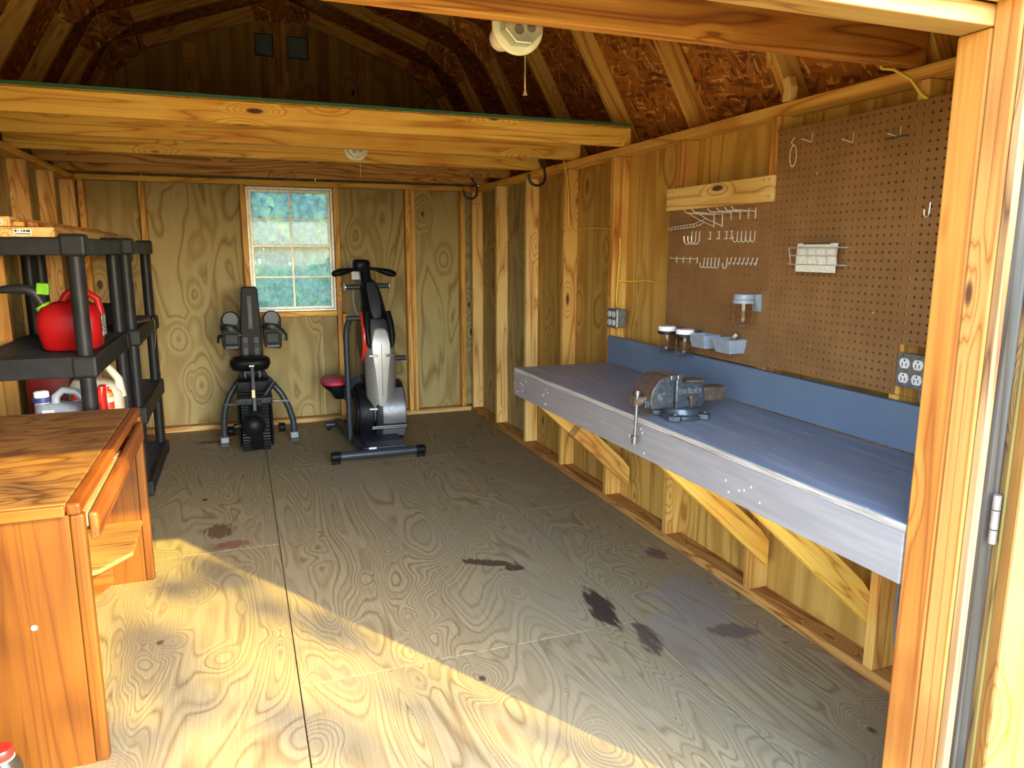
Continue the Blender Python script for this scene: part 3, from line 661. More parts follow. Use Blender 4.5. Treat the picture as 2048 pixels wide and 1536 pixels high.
# jars on brackets
pet = NT('clear_plastic'); pet.b.inputs['Transmission Weight'].default_value = 1; pet.out((.98, .96, .94), .03, 0, .5); pet.b.inputs['IOR'].default_value = 1.25
whitep = plain('white_lid_plastic', (.90, .89, .87), .4, noise=.02); blackp = plain('black_plastic', (.018, .018, .019), .45, 0, .25); greyp = plain('blue_grey_plastic', (.30, .33, .38), .4)
def jar(x, y, z, lidm, label, black=True):
    t = thing('storage_jar', label, 'jar', (x, y, z), 'screw-lid jars on pegboard brackets')
    prof = [(.0315, .015), (.0335, .004), (.034, -.006), (.036, -.02), (.036, -.075), (.035, -.088), (.030, -.096), (.026, -.0965)]
    inn = [(r - .0016, h) for r, h in reversed(prof[:-2])]
    obj('jar_body', MB().lathe(prof + [(.024, -.0945), (.029, -.0935)] + inn[0:], (x, y, z), n=28), pet.m, t, smooth=60)
    obj('lid', MB().lathe([(.037, 0), (.038, .002), (.038, .017), (.036, .02), (.001, .0205)], (x, y, z + .0), n=28), lidm, t, smooth=40)
    bm_ = blackp if black else greyp
    m = MB().box(x + .02, PX - .001, y - .012, y + .012, z - .016, z + (.0 if black else .018)).prism([(PX - .012, z - .045), (PX - .001, z - .045), (PX - .001, z - .005), (PX - .030, z - .005)], 'xz', y - .014, y + .014)
    m.lathe([(.0395, -.014), (.0405, -.012), (.0405, -.003), (.0395, -.001)], (x, y, z), n=24)
    if black: m.cyl((PX - .02, y - .02, z + .004), (PX - .02, y - .02, z + .014), .008, n=10)
    obj('bracket', m, bm_, t, smooth=40)
jar(1.742, 2.742, 1.024, whitep, 'white-lidded clear jar, farther from the door of the white-lidded pair')
jar(1.742, 2.605, 1.024, whitep, 'white-lidded clear jar beside the grey bins')
jar(1.752, 2.245, 1.190, greyp, 'grey-lidded clear jar hanging alone higher on the pegboard', False)
# bins
def bin_(y0, y1, label, full):
    t = thing('parts_bin', label, 'bin', (1.78, (y0 + y1) / 2, .985), 'grey parts bins on the pegboard'); x0, x1, z0, z1 = 1.738, 1.819, .976, 1.030; k = .012
    def ring(i, z, e): return [(x0 + i + e, y0 + i + e, z), (x1 - i * .3, y0 + i + e, z), (x1 - i * .3, y1 - i - e, z), (x0 + i + e, y1 - i - e, z)]
    obj('bin_shell', MB().rings([ring(0, z0, k), ring(0, z1, 0), ring(.002, z1, 0), ring(.002, z0 + .002, k)]), greyp, t, .0008)
bin_(2.465, 2.575, 'empty blue-grey parts bin beside the white-lidded jars', 0)
bin_(2.300, 2.412, 'blue-grey parts bin with a metal fitting sticking out', 1)
o = obj('metal_fitting', MB().cyl((1.775, 2.35, .985), (1.785, 2.325, 1.042), .010, n=10).cyl((1.782, 2.332, 1.036), (1.79, 2.322, 1.052), .012, n=6), plain('dull_metal', (.35, .33, .27), .4, .8), None, smooth=40, org=(1.78, 2.34, .985)); tag(o, 'dull metal fitting leaning in the right-hand parts bin', 'fitting')

# outlet boxes and cables
boxm = plain('galvanised_box', (.24, .235, .22), .42, .6, noise=.25, nscale=50); recm = plain('receptacle_white', (.70, .68, .66), .4); slotm = plain('slot_black', (.01, .01, .01), .6)
def outlet(label, y, z, xf, depth, s=.101):
    """four-way outlet box; its face looks into the room (-x) at xf"""
    t = thing('outlet_box', label, 'electrical outlet', (xf + depth, y, z)); h = s / 2
    obj('box', B(xf + .004, xf + depth, y - h + .003, y + h - .003, z - h + .003, z + h - .003), boxm, t, .006)
    c = obj('cover_plate', B(xf, xf + .0035, y - h, y + h, z - h, z + h), boxm, t, .0035)
    for yy in (y + .0225, y - .0225):
        for zz in (z + .0215, z - .0215):
            m = MB(); pts = []
            for k in range(20):
                a = 2 * PI * k / 20; pts.append((yy + .0175 * math.cos(a), zz + max(-.0145, min(.0145, .0175 * math.sin(a)))))
            rc = obj('receptacle', MB().prism(pts, 'yz', xf - .003, xf - .0002), recm, t, .001)
            m = MB().box(xf - .0036, xf - .0025, yy - .0075, yy - .0052, zz - .008, zz + .002).box(xf - .0036, xf - .0025, yy + .0052, yy + .0075, zz - .009, zz + .002).cyl((xf - .0036, yy, zz + .0088), (xf - .0025, yy, zz + .0088), .0028, n=8)
            obj('slot', m, slotm, rc)
    m = MB()
    for a in (-1, 1):
        for b in (-1, 1): m.cyl((xf - .002, y + a * .030, z + b * .0445), (xf + .001, y + a * .030, z + b * .0445), .003, n=8)
    obj('cover_screw', m, steel, c, smooth=40)
outlet('four-way outlet box on a stud above the bench end, far from the door', 3.345, 1.026, 1.790, .06)
outlet('four-way outlet box in the pegboard notch beside the doorway jamb', 1.545, 1.024, 1.803, .045)
yel = plain('yellow_cable_jacket', (.72, .50, .05), .5); gry = plain('grey_conduit', (.16, .16, .165), .5)
def cable(label, pts, r=.0042, mat=None):
    o = obj('electrical_cable', MB().tube(pts, r, 8, sq=(1, .75)), mat or yel, None, smooth=60, org=pts[0]); tag(o, label, 'cable'); return o
cable('yellow cable stapled down the third bare stud past the bench and looping to the next', [(1.815, 4.032, 1.885), (1.838, 4.032, 1.80), (1.853, 4.032, 1.66), (1.855, 4.032, 1.52), (1.872, 4.03, 1.493), (1.896, 4.00, 1.486), (1.898, 3.87, 1.497), (1.898, 3.70, 1.492), (1.895, 3.478, 1.476)])
cable('yellow cable running down a stud into the far outlet box', [(1.868, 3.422, 1.432), (1.872, 3.421, 1.36), (1.863, 3.421, 1.257), (1.861, 3.421, 1.213), (1.855, 3.42, 1.114), (1.845, 3.39, 1.078)])
cable('yellow cable branching sideways from the far outlet run to the pegboard', [(1.863, 3.416, 1.213), (1.88, 3.414, 1.213), (1.905, 3.36, 1.211), (1.905, 3.21, 1.222), (1.90, 3.0, 1.213), (1.86, 2.92, 1.212)])
cable('yellow cable hanging under the roof beam above the tall pegboard', [(1.742, 1.70, 1.90), (1.748, 1.692, 1.876), (1.758, 1.66, 1.868), (1.785, 1.625, 1.838), (1.812, 1.612, 1.80), (1.842, 1.59, 1.77)], .006)
cable('grey conduit running down the wall under the bench beside the jamb', [(1.895, 1.585, .64), (1.893, 1.585, .40), (1.89, 1.585, .26), (1.893, 1.58, .16), (1.896, 1.565, .07), (1.896, 1.55, .045)], .007, gry)
cable('dark short conduit below the near outlet box', [(1.85, 1.553, .978), (1.86, 1.553, .95), (1.862, 1.553, .93)], .008, gry)

# small block standing on the wall plate
o = obj('wood_offcut', MB().prism([(0, 0), (.04, .004), (.032, .045), (.045, .078), (.012, .086), (-.004, .05)], 'yz', -.02, .012), pale['Z'], None, .002); tag(o, 'crooked pale wood offcut standing on top of the right wall plate', 'block')
o.location = (1.85, 2.165, 1.8795)

# ------------------------------------------------------------------ pull-chain lamps and storage hooks
lampw = plain('aged_white_porcelain', (.66, .60, .42), .35); bulbm = plain('frosted_bulb', (.72, .60, .48), .25); chainm = plain('brass_chain', (.55, .42, .22), .35, .7)
def lamp(label, x, y, z, chain):
    t = thing('ceiling_lamp', label, 'lamp', (x, y, z), 'pull-chain lamps')
    oct_ = [(.051 * math.cos(PI / 8 + k * PI / 4), .051 * math.sin(PI / 8 + k * PI / 4)) for k in range(8)]
    bx = obj('metal_box', MB().prism([(x + u, z + v) for u, v in oct_], 'xz', y, y + .034), plain('galvanised_octagon_box', (.52, .49, .38), .35, .7, noise=.15), t, .003)
    m = MB().cyl((x + .018, y - .002, z - .012), (x + .018, y + .002, z - .012), .011, n=14).cyl((x - .012, y - .001, z - .018), (x - .012, y + .001, z - .018), .012, n=14)
    obj('knockout', m, steel, bx, smooth=40)
    obj('lampholder', MB().lathe([(.040, .0345), (.060, .036), (.064, .040), (.064, .046), (.050, .056), (.026, .066), (.022, .085), (.001, .0852)], (x, y, z), 'Y', 32), lampw, t, smooth=40)
    obj('bulb', MB().lathe([(.013, .086), (.016, .098), (.029, .122), (.0325, .140), (.029, .158), (.016, .170), (.001, .1725)], (x - .004, y, z), 'Y', 24), bulbm, t, smooth=60)
    ch = obj('pull_chain', MB().tube([(x + .022, y + .05, z - .050), (x + .022, y + .05, z - .06 - chain)], .0018, 6), chainm, t)
    obj('pull_knob', MB().lathe([(.002, .008), (.004, 0), (.0065, -.006), (.001, -.0062)], (x + .022, y + .05, z - .06 - chain), 'Z', 10), chainm, ch, smooth=40)
lamp('metal-backed pull-chain lamp on the front roof beam, nearest the door', .655, 1.688, 1.888, .085)
lamp('small pull-chain lamp under the loft joists above the window', .612, 3.967, 1.892, .08)
hookp = plain('black_vinyl_coating', (.012, .012, .013), .45)
def jhook(label, x, y, z):
    pts = [(x, y, z + .02), (x, y, z - .005), (x + .012, y - .004, z - .03), (x + .030, y - .01, z - .055), (x + .034, y - .014, z - .095)]
    for k in range(1, 9):
        a = PI * .95 * k / 8; pts.append((x - .016 + .050 * math.cos(a), y - .016, z - .105 - .045 * math.sin(a)))
    pts.append((x - .069, y - .016, z - .088))
    t = thing('storage_hook', label, 'hook', (x, y, z), 'black storage hooks under the loft')
    obj('hook_body', MB().tube(pts[1:], .0075, 10), hookp, t, smooth=60); obj('screw_tip', MB().cyl(pts[0], pts[1], .004, n=8), steel, t)
jhook('black J-shaped storage hook screwed into the second loft joist, nearer the door', 1.622, 3.944, 1.879)
jhook('black J-shaped storage hook screwed into a back loft joist near the corner', 1.585, 5.094, 1.879)

# ------------------------------------------------------------------ old wooden desk
oakZ = lumber('orange_oak_panel', (.155, .052, .005), (.13, .042, .004), (.10, .030, .0028), 'Z', rings=7, knot=.0, var=.03, rough=.42, flow=.3, cross=10)
oakY = lumber('orange_oak_edge', (.27, .078, .011), (.22, .06, .0075), (.16, .04, .005), 'Y', rings=8, knot=.0, var=.03, rough=.4)
oakX = lumber('orange_oak_edge_x', (.27, .078, .011), (.22, .06, .0075), (.16, .04, .005), 'X', rings=8, knot=.0, var=.03, rough=.4)
dt = NT('worn_desk_top'); dp = dt.grainco('X', False)
dn = dt.noise(dt.vmath('MULTIPLY', dp, (1.6, 4.5, 4.5)), 1, 2, .5, 1.2); drg = dt.math('PINGPONG', dt.math('MULTIPLY', dn, 10), .5)
dc = dt.ramp(dt.math('MULTIPLY', drg, 2), [(.05, (.13, .05, .014)), (.35, (.23, .105, .03)), (1, (.28, .14, .042))]); wn_ = dt.noise(dp, 3.2, 4, .6)
dc = dt.mix(dt.math('MULTIPLY', dt.step(wn_, .45, .68), .7), dc, (.11, .045, .018)); st = dt.noise(dt.vmath('MULTIPLY', dp, (5, 22, 5)), 1, 2)
dc = dt.mix(dt.math('MULTIPLY', dt.step(st, .66, .72), .7), dc, (.07, .03, .016)); dt.bump(drg, .08, .001); dt.out(dc, .6, 0, .15)
desk = thing('desk', 'old orange oak desk with worn top in the sunlight at left', 'desk', (-.72, 2.63, 0))
DZT, DX, DY0, DY1 = .737, -.412, 2.022, 3.248
obj('top', B(-1.02, DX - .034, DY0 + .004, DY1 - .004, DZT - .024, DZT), dt.m, desk, .003)
obj('top_edge', B(DX - .0335, DX, DY0, DY1, DZT - .032, DZT), oakY, desk, .008, seg=4)
obj('top_edge', B(-1.02, DX - .034, DY0 - .012, DY0 + .0035, DZT - .030, DZT - .001), oakX, desk, .003)
e_ = obj('end_panel', B(-1.02, DX - .03, DY0 + .012, DY0 + .034, 0, DZT - .0325), oakZ, desk, .002, org=(-.7, DY0, .2))
obj('end_panel', B(-1.02, DX - .03, DY1 - .036, DY1 - .014, 0, DZT - .0325), oakZ, desk, .002, org=(-.7, DY1, .5))
for y in (DY0 + .010, DY1 - .042):
    obj('stile', B(DX - .0295, DX + .004, y, y + .031, .002, DZT - .033), oakZ, desk, .007, org=(DX, y, .3), seg=4)
obj('plug', MB().cyl((-.545, DY0 + .0105, .415), (-.545, DY0 + .0125, .415), .0075, n=16), plain('pale_putty', (.62, .55, .45), .6), e_)
obj('back_panel', B(-1.015, -1.0, DY0 + .035, DY1 - .037, .10, DZT - .033), oakY, desk)
DC, DR_ = Vector((-.401, 2.622, .656)), Matrix.Rotation(.012, 3, 'Z')
def drawer(name, x0, x1, y0, y1, z0, z1, mat, bev, par=None, seg=2):
    m_ = MB().box(x0, x1, y0, y1, z0, z1); q = MB(); q.v = [tuple(DR_ @ Vector(p) + DC) for p in m_.v]; q.f = m_.f
    return obj(name, q, mat, par or desk, bev, org=DC, seg=seg)
drawer('drawer_front', -.011, .011, -.555, .545, -.036, .038, lumber('dark_oak_drawer', (.34, .11, .022), (.25, .075, .014), (.15, .04, .008), 'Y', rings=6, knot=0, var=.02, rough=.35, flow=.25), .008, seg=4)
drawer('drawer_tray', -.45, -.012, -.52, .50, -.02, -.008, oakY, .001)
dl = drawer('drawer_ledge', -.048, -.0135, -.55, .06, .0, .036, plain('pale_pine_ledge', (.32, .21, .095), .6), .002)
drawer('end_cap', -.048, -.0135, .062, .10, .0, .038, oakX, .004)
sl = drawer('slide_plate', -.046, -.016, .0, .058, .0362, .0375, plain('cream_metal', (.70, .62, .45), .4), 0)
m = MB()
for x_, y_ in ((-.025, .045), (-.038, .047)): q = DR_ @ Vector((x_, y_, .0377)) + DC; m.cyl(tuple(q), (q.x, q.y, q.z + .0004), .004, n=10)
obj('hole', m, slotm, sl)
obj('foot_shelf', MB().slab([(DX - .025, DY1 - .037), (DX - .018, 2.87), (-.52, 2.735), (-.60, 2.70), (-1.0, 2.70), (-1.0, DY1 - .037)], .252, .268), lumber('striped_shelf_veneer', (.52, .30, .11), (.36, .19, .06), (.13, .055, .02), 'X', rings=16, knot=0, var=.02, rough=.5), desk, .002)
obj('shelf_bracket', MB().prism([(-.50, .2515), (-.50, .16), (-.60, .08), (-.98, .08), (-.98, .2515)], 'xz', 2.86, 2.88), oakX, desk, .002)

# bottle in the corner of the picture
bt = thing('bottle', 'dark bottle with a red cap standing in front of the desk', 'bottle', (-.592, 1.845, 0))
smoke = plain('dark_translucent_plastic', (.03, .024, .017), .25, 0, .3)
obj('bottle_body', MB().lathe([(.036, .0005), (.040, .006), (.040, .155), (.036, .175), (.024, .192), (.0225, .197), (.001, .1975)], (-.592, 1.845, 0), n=28), smoke, bt, smooth=50)
redp = plain('glossy_red_plastic', (.62, .018, .012), .3)
m = MB().lathe([(.0245, .1925), (.0255, .195), (.0255, .214), (.0235, .217), (.001, .2172)], (-.592, 1.845, 0), n=28); obj('cap', m, redp, bt, smooth=40)
obj('neck_ring', MB().lathe([(.0262, .188), (.0272, .189), (.0272, .1915), (.0262, .192)], (-.592, 1.845, 0), n=28), plain('pale_ring', (.35, .35, .33), .4), bt, smooth=40)

# ------------------------------------------------------------------ black resin shelving
resin = plain('charcoal_resin', (.014, .0145, .0155), .45, 0, .2, noise=.25, nscale=18)
LEV = ((.012, .095), (.425, .52), (.86, .945), (1.345, 1.412))
def shelving(label, x0, x1, y0, y1):
    t = thing('shelving_unit', label, 'shelving', ((x0 + x1) / 2, (y0 + y1) / 2, 0), 'black resin shelving units')
    cx = (x0 + .04, x1 - .04); cy = (y0 + .04, y1 - .04)
    for za, zb in LEV:
        m = MB().box(x0, x1, y0, y0 + .022, za, zb).box(x0, x1, y1 - .022, y1, za, zb).box(x0, x0 + .022, y0 + .022, y1 - .022, za, zb).box(x1 - .022, x1, y0 + .022, y1 - .022, za, zb)
        sh = obj('shelf', m, resin, t, .004)
        n = 22; m = MB()
        for k in range(n):
            y = y0 + .03 + k * (y1 - y0 - .06) / n; m.box(x0 + .022, x1 - .022, y, y + (y1 - y0 - .06) / n * .62, zb - .014, zb - .004)
        for q in range(4):
            x = x0 + .07 + q * (x1 - x0 - .14) / 3; m.box(x - .01, x + .01, y0 + .022, y1 - .022, zb - .03, zb - .0145)
        tag(obj('deck_bars', m, resin, sh), kind='stuff')
        for x in cx:
            for y in cy: obj('corner_socket', B(x - .046, x + .046, y - .046, y + .046, za - .004, zb + .016 if zb > 1.4 else zb + .001), resin, sh, .012)
    for x in cx:
        for y in cy:
            for (a, b) in zip(LEV[:-1], LEV[1:]):
                obj('post', MB().lathe([(.030, 0), (.030, b[0] - a[1])], (x, y, a[1]), n=20), resin, t, smooth=50)
    return t
shelving('black resin shelving unit nearest the desk, holding the red fuel can', -1.02, -.566, 3.312, 4.315)
shelving('black resin shelving unit against the back wall, holding the dark bag', -1.00, -.525, 4.36, 5.345)
# lumber on the top shelf
cap_ = plain('paper_tag', (.72, .70, .64), .7)
def plank(label, x0, x1, z0, z1, y0, y1, mats, sticker=None):
    o = obj('lumber_plank', B(x0, x1, y0, y1, z0, z1), mats['Y'], None, .004, org=((x0 + x1) / 2, (y0 + y1) / 2, z0)); tag(o, label, 'plank', 'planks on the top shelf')
    if sticker:
        a, b = sticker; s_ = obj('price_tag', B(a, b, y0 - .0012, y0 - .0002, z0 + .006, z1 - .008), cap_, o); w_ = b - a
        m = MB()
        for k, (u, v) in enumerate(((.06, .18), (.24, .28), (.42, .48), (.54, .66), (.70, .92))): m.box(a + u * w_, a + v * w_, y0 - .0016, y0 - .0013, z0 + .019, z1 - .011)
        m.box(a + .06 * w_, b - .06 * w_, y0 - .0016, y0 - .0013, z0 + .010, z0 + .0135)
        tag(obj('tag_print', m, slotm, s_), kind='stuff')
plank('wide plank with a paper tag lying lowest on the top shelf', -.91, -.655, 1.4135, 1.451, 3.285, 5.33, pale, (-.789, -.730))
plank('thick plank on the left of the pile on the top shelf', -.886, -.799, 1.4525, 1.490, 3.29, 5.30, pale, (-.886, -.822))
plank('thin strip beside the thick plank on the top shelf', -.795, -.757, 1.4525, 1.471, 3.30, 5.28, fir)
plank('thin strip outermost on the top shelf pile', -.749, -.711, 1.4525, 1.471, 3.31, 5.32, fir)

# red fuel can
fuel = plain('red_fuel_plastic', (.30, .005, .006), .42, 0, .22, noise=.08); greenp = plain('lime_green_plastic', (.17, .42, .015), .45, 0, .25)
def sup(cx, cy, z, a, b, e=4, n=28):
    out = []
    for k in range(n):
        t = 2 * PI * k / n; c, s_ = math.cos(t), math.sin(t)
        out.append((cx + a * math.copysign(abs(c) ** (2 / e), c), cy + b * math.copysign(abs(s_) ** (2 / e), s_), z))
    return out
gx, gy = -.687, 3.59; gz = .944
gc_ = thing('fuel_can', 'red plastic fuel can with a black spout on the middle shelf', 'fuel can', (gx, gy, gz))
m = MB().rings([sup(gx + .003, gy, gz + .002, .092, .085), sup(gx, gy, gz + .012, .108, .098), sup(gx, gy, gz + .10, .124, .112), sup(gx, gy, gz + .145, .122, .11), sup(gx, gy, gz + .185, .100, .095), sup(gx + .004, gy, gz + .205, .060, .065), sup(gx + .004, gy, gz + .208, .03, .035)])
obj('can_body', m, fuel, gc_, smooth=50)
obj('handle', MB().tube([(gx - .03, gy, gz + .195), (gx - .012, gy, gz + .232), (gx + .01, gy, gz + .248), (gx + .065, gy, gz + .245), (gx + .105, gy, gz + .215), (gx + .115, gy, gz + .15)], [.017, .015, .014, .014, .015, .015], 10), fuel, gc_, smooth=60)
obj('collar', MB().cyl((gx - .085, gy - .03, gz + .175), (gx - .096, gy - .032, gz + .196), .033, .030, 18), greenp, gc_, smooth=40)
sp_ = obj('spout', MB().tube([(gx - .090, gy - .03, gz + .185), (gx - .108, gy - .034, gz + .225), (gx - .120, gy - .036, gz + .248), (gx - .150, gy - .04, gz + .262), (gx - .21, gy - .04, gz + .262), (gx - .25, gy - .04, gz + .258)], [.024, .021, .023, .022, .018, .013], 14), blackp, gc_, smooth=60)
obj('trigger', MB().obox((gx - .083, gy - .045, gz + .262), (.046, .03, .048), (0, .1, 0)), greenp, sp_, .005)
lbl = NT('warning_label'); lp = lbl.objco(); ln = lbl.noise(lbl.vmath('MULTIPLY', lp, (90, 90, 160)), 1, 2); lbl.out(lbl.ramp(ln, [(.47, (.62, .60, .52)), (.50, (.05, .06, .04))]), .6)
obj('label', MB().obox((gx + .1245, gy - .02, gz + .105), (.0012, .095, .09), (0, 0, 0)), lbl.m, gc_)

# containers on the low shelf
def jug(name, label, cx, cy, z, a, b, h, mat, capmat, capx, ring=None, hole=True, group=None):
    t = thing(name, label, 'jug', (cx, cy, z), group)
    obj('jug_body', MB().rings([sup(cx, cy, z + .001, a * .92, b * .9), sup(cx, cy, z + .012, a, b), sup(cx, cy, z + h * .60, a, b), sup(cx - a * .15, cy, z + h * .74, a * .78, b * .9), sup(cx - a * .35, cy, z + h * .80, a * .45, b * .7)]), mat, t, smooth=50)
    obj('handle', MB().tube([(cx - a * .28, cy, z + h * .70), (cx - a * .22, cy, z + h * .90), (cx + a * .05, cy, z + h * 1.0), (cx + a * .50, cy, z + h * .96), (cx + a * .86, cy, z + h * .78), (cx + a * .93, cy, z + h * .52)], [a * .17, a * .16, a * .15, a * .15, a * .17, a * .2], 12), mat, t, smooth=60)
    cx2 = cx + capx
    obj('neck', MB().lathe([(a * .28, 0), (a * .27, h * .16)], (cx2, cy, z + h * .70), n=18), mat, t, smooth=50)
    cp = obj('cap', MB().lathe([(a * .27, 0), (a * .27, h * .08), (a * .2, h * .10), (.001, h * .1005)], (cx2, cy, z + h * .905), n=18), capmat, t, smooth=40)
    obj('cap_ring', MB().lathe([(a * .31, 0), (a * .33, .002), (a * .33, h * .07), (a * .30, h * .075)], (cx2, cy, z + h * .825), n=18), ring or capmat, t, smooth=40)
    return t
silver = plain('silver_grey_plastic', (.30, .33, .36), .35, .2); navy = plain('navy_blue_plastic', (.02, .03, .16), .4); cream = plain('cream_translucent_plastic', (.55, .48, .36), .45)
LZ = .5205
j1 = jug('oil_jug', 'silver-grey jug with a white and blue cap on the low shelf', -.735, 3.50, LZ, .105, .06, .262, silver, whitep, -.075, navy)
m = MB().box(-.80, -.755, 3.4375, 3.4385, LZ + .155, LZ + .190); s_ = obj('label', m, plain('pale_label', (.7, .7, .68), .6), j1)
obj('label_print', B(-.797, -.758, 3.4368, 3.4373, LZ + .158, LZ + .175), slotm, s_)
dred = plain('dark_red_plastic', (.22, .01, .012), .45)
rc_ = thing('fuel_can', 'dark red fuel can behind the silver-grey jug', 'fuel can', (-.85, 3.97, LZ))
obj('can_body', MB().rings([sup(-.85, 3.97, LZ + .002, .105, .09), sup(-.85, 3.97, LZ + .02, .115, .10), sup(-.85, 3.97, LZ + .25, .115, .10), sup(-.86, 3.97, LZ + .30, .08, .08), sup(-.86, 3.97, LZ + .325, .035, .035)]), dred, rc_, smooth=50)
obj('spout_cap', MB().cyl((-.815, 3.91, LZ + .315), (-.805, 3.90, LZ + .318), .022, n=16).tube([(-.805, 3.91, LZ + .315), (-.78, 3.90, LZ + .325), (-.755, 3.90, LZ + .29)], .005, 6), plain('tan_plastic', (.42, .30, .20), .5), rc_, smooth=40)
jug('wash_jug', 'cream jug with a looped handle behind the shelf post', -.655, 3.79, LZ, .11, .07, .325, cream, redp, -.03)
jug('detergent_jug', 'translucent grey jug with a red cap right of the silver one', -.69, 3.638, LZ, .06, .05, .235, plain('translucent_grey', (.32, .35, .38), .4), redp, -.02)
rb = thing('spray_bottle', 'glossy red bottle standing at the shelf edge behind the desk', 'bottle', (-.588, 3.50, LZ))
obj('bottle_body', MB().rings([sup(-.588, 3.50, LZ + .001, .018, .04, 3), sup(-.588, 3.50, LZ + .13, .020, .045, 3), sup(-.584, 3.50, LZ + .19, .015, .028, 3), sup(-.588, 3.50, LZ + .225, .018, .038, 3), sup(-.582, 3.50, LZ + .272, .014, .03, 3), sup(-.582, 3.50, LZ + .275, .004, .008, 3)]), redp, rb, smooth=60)
can = NT('striped_can_label'); cz = can.sepxyz(can.objco())[2]
can.out(can.ramp(can.math('FRACT', can.math('MULTIPLY', cz, 14)), [(0, (.6, .05, .02)), (.4, (.72, .62, .5)), (.7, (.55, .25, .04))], 'CONSTANT'), .4)
o = obj('spray_can', MB().lathe([(.026, .001), (.027, .004), (.027, .20), (.020, .225), (.012, .228), (.012, .25), (.001, .251)], (-.592, 3.655, LZ), n=22), can.m, None, smooth=40, org=(-.592, 3.655, LZ)); tag(o, 'red and white striped spray can behind the glossy red bottle', 'spray can')
# things on the second unit
bagm = plain('black_nylon', (.015, .014, .013), .6, noise=.5, nscale=14)
r = random.Random(11); m = MB(); ring_n = 20; RR = []
for i, (z, a, b) in enumerate(((.002, .15, .30), (.02, .185, .36), (.06, .17, .34), (.09, .12, .27), (.105, .05, .14))):
    RR.append([(x + r.uniform(-.014, .014), y + r.uniform(-.02, .02), zz + (r.uniform(-.012, .012) if i > 1 else 0)) for x, y, zz in sup(-.80, 4.80, .947 + z, a, b, 3, ring_n)])
o = obj('duffel_bag', m.rings(RR), bagm, None, smooth=60, org=(-.76, 4.8, .945)); tag(o, 'slumped black bag on the middle shelf of the back unit', 'bag')
o = obj('brown_pad', MB().slab([(-.598, 4.72), (-.56, 4.70), (-.515, 4.85), (-.535, 5.02), (-.598, 5.05)], .9462, .9655), plain('brown_leather', (.085, .05, .036), .6), None, .008, org=(-.6, 4.9, .946)); tag(o, 'flat brown pad lying at the edge of the middle shelf', 'pad')
o = obj('tie_string', MB().tube([(-.526, 5.05, .95), (-.515, 5.06, .93), (-.517, 5.05, .84), (-.525, 5.04, .76)], .0016, 5), plain('tan_string', (.3, .2, .1), .7), None, org=(-.526, 5.05, .95)); tag(o, 'thin tan string dangling from the middle shelf', 'string')

# ------------------------------------------------------------------ upright folded rowing machine
blk1 = plain('machine_black', (.006, .006, .007), .42, 0, .11, noise=.2); blk2 = plain('machine_charcoal', (.014, .0155, .0185), .45, 0, .2); gun = plain('gunmetal_tube', (.032, .037, .046), .4, .2, .3); sil = plain('brushed_silver', (.42, .42, .42), .32, .8)
row = thing('rowing_machine', 'black air rowing machine folded upright left of the window', 'rowing machine', (.05, 5.30, 0))
cxr, cyr, czr, RR_ = .045, 5.215, .200, .188
ang = [2 * PI * k / 36 for k in range(36)]
obj('fan_housing', MB().lathe([(.150, -.095), (.180, -.085), (.180, .085), (.150, .095)], (cxr, cyr, czr), 'X', 36), blk1, row, smooth=40)
for s_, x0, x1 in ((-1, -.068, -.051), (1, .141, .160)):
    obj('side_cover', MB().lathe([(.120, x0 - .0), (.165, x0 + .004), (.172, (x0 + x1) / 2), (.165, x1 - .003), (.12, x1)], (0, cyr, czr), 'X', 36), blk2, row, smooth=40)
m = MB()
for k in range(-13, 11):
    a = k * .115
    for x0, x1 in ((-.042, .004), (.088, .134)):
        m.obox(((x0 + x1) / 2, cyr - RR_ * math.cos(a), czr + RR_ * math.sin(a)), (x1 - x0, .016, .007), (-a - .5, 0, 0))
tag(obj('vent_fins', m, blk2, row), kind='stuff')
m = MB()
for k in range(24):
    a0 = -1.5 + k * .115; a1 = a0 + .115; P = []
    for a in (a0, a1):
        for rr in (RR_ - .01, RR_ + .006): P.append((cyr - rr * math.cos(a), czr + rr * math.sin(a)))
    m.prism([P[0], P[1], P[3], P[2]], 'yz', .006, .086)
obj('centre_spine', m, blk1, row, smooth=30)
obj('top_band', MB().prism([(5.052, .352), (5.045, .395), (5.07, .412), (5.32, .43), (5.32, .36)], 'yz', -.066, .160), blk2, row, .005)
let = plain('black_lettering', (.006, .006, .006), .5)
Rt = Matrix.Rotation(PI, 3, 'Y') @ Matrix.Rotation(PI / 2, 3, 'X')
for txt, x in (('AIR', .118), ('ROW', -.022)):
    textmesh('lettering', txt, .036, .0006, let, row, (x, 5.0465, .379), Matrix.Rotation(0.0, 3, 'X') @ Rt, squash=1.15)
m = MB()
for k in range(6): m.box(-.055, .145, 5.11 + k * .012, 5.30, .418 + k * .013, .424 + k * .013)
obj('upper_louvres', m.box(-.05, .14, 5.16, 5.32, .41, .49), blk1, row)
rl = obj('rail', MB().prism([(-.022, .44), (.122, .44), (.128, .66), (.113, 1.10), (.100, 1.112), (.016, 1.112), (.004, 1.10), (-.026, .66)], 'xz', 5.47, 5.62), blk1, row, .006)
obj('rail_slot', B(.040, .068, 5.462, 5.4695, .82, 1.05), let, rl); obj('rail_track', B(.046, .062, 5.456, 5.4615, .845, 1.0), gun, rl, .001)
for x in (-.002, .072):
    obj('rail_groove', B(x, x + .030, 5.464, 5.4695, .50, .76), let, rl); obj('groove_block', B(x + .003, x + .027, 5.458, 5.4635, .685, .722), blk2, rl, .002)
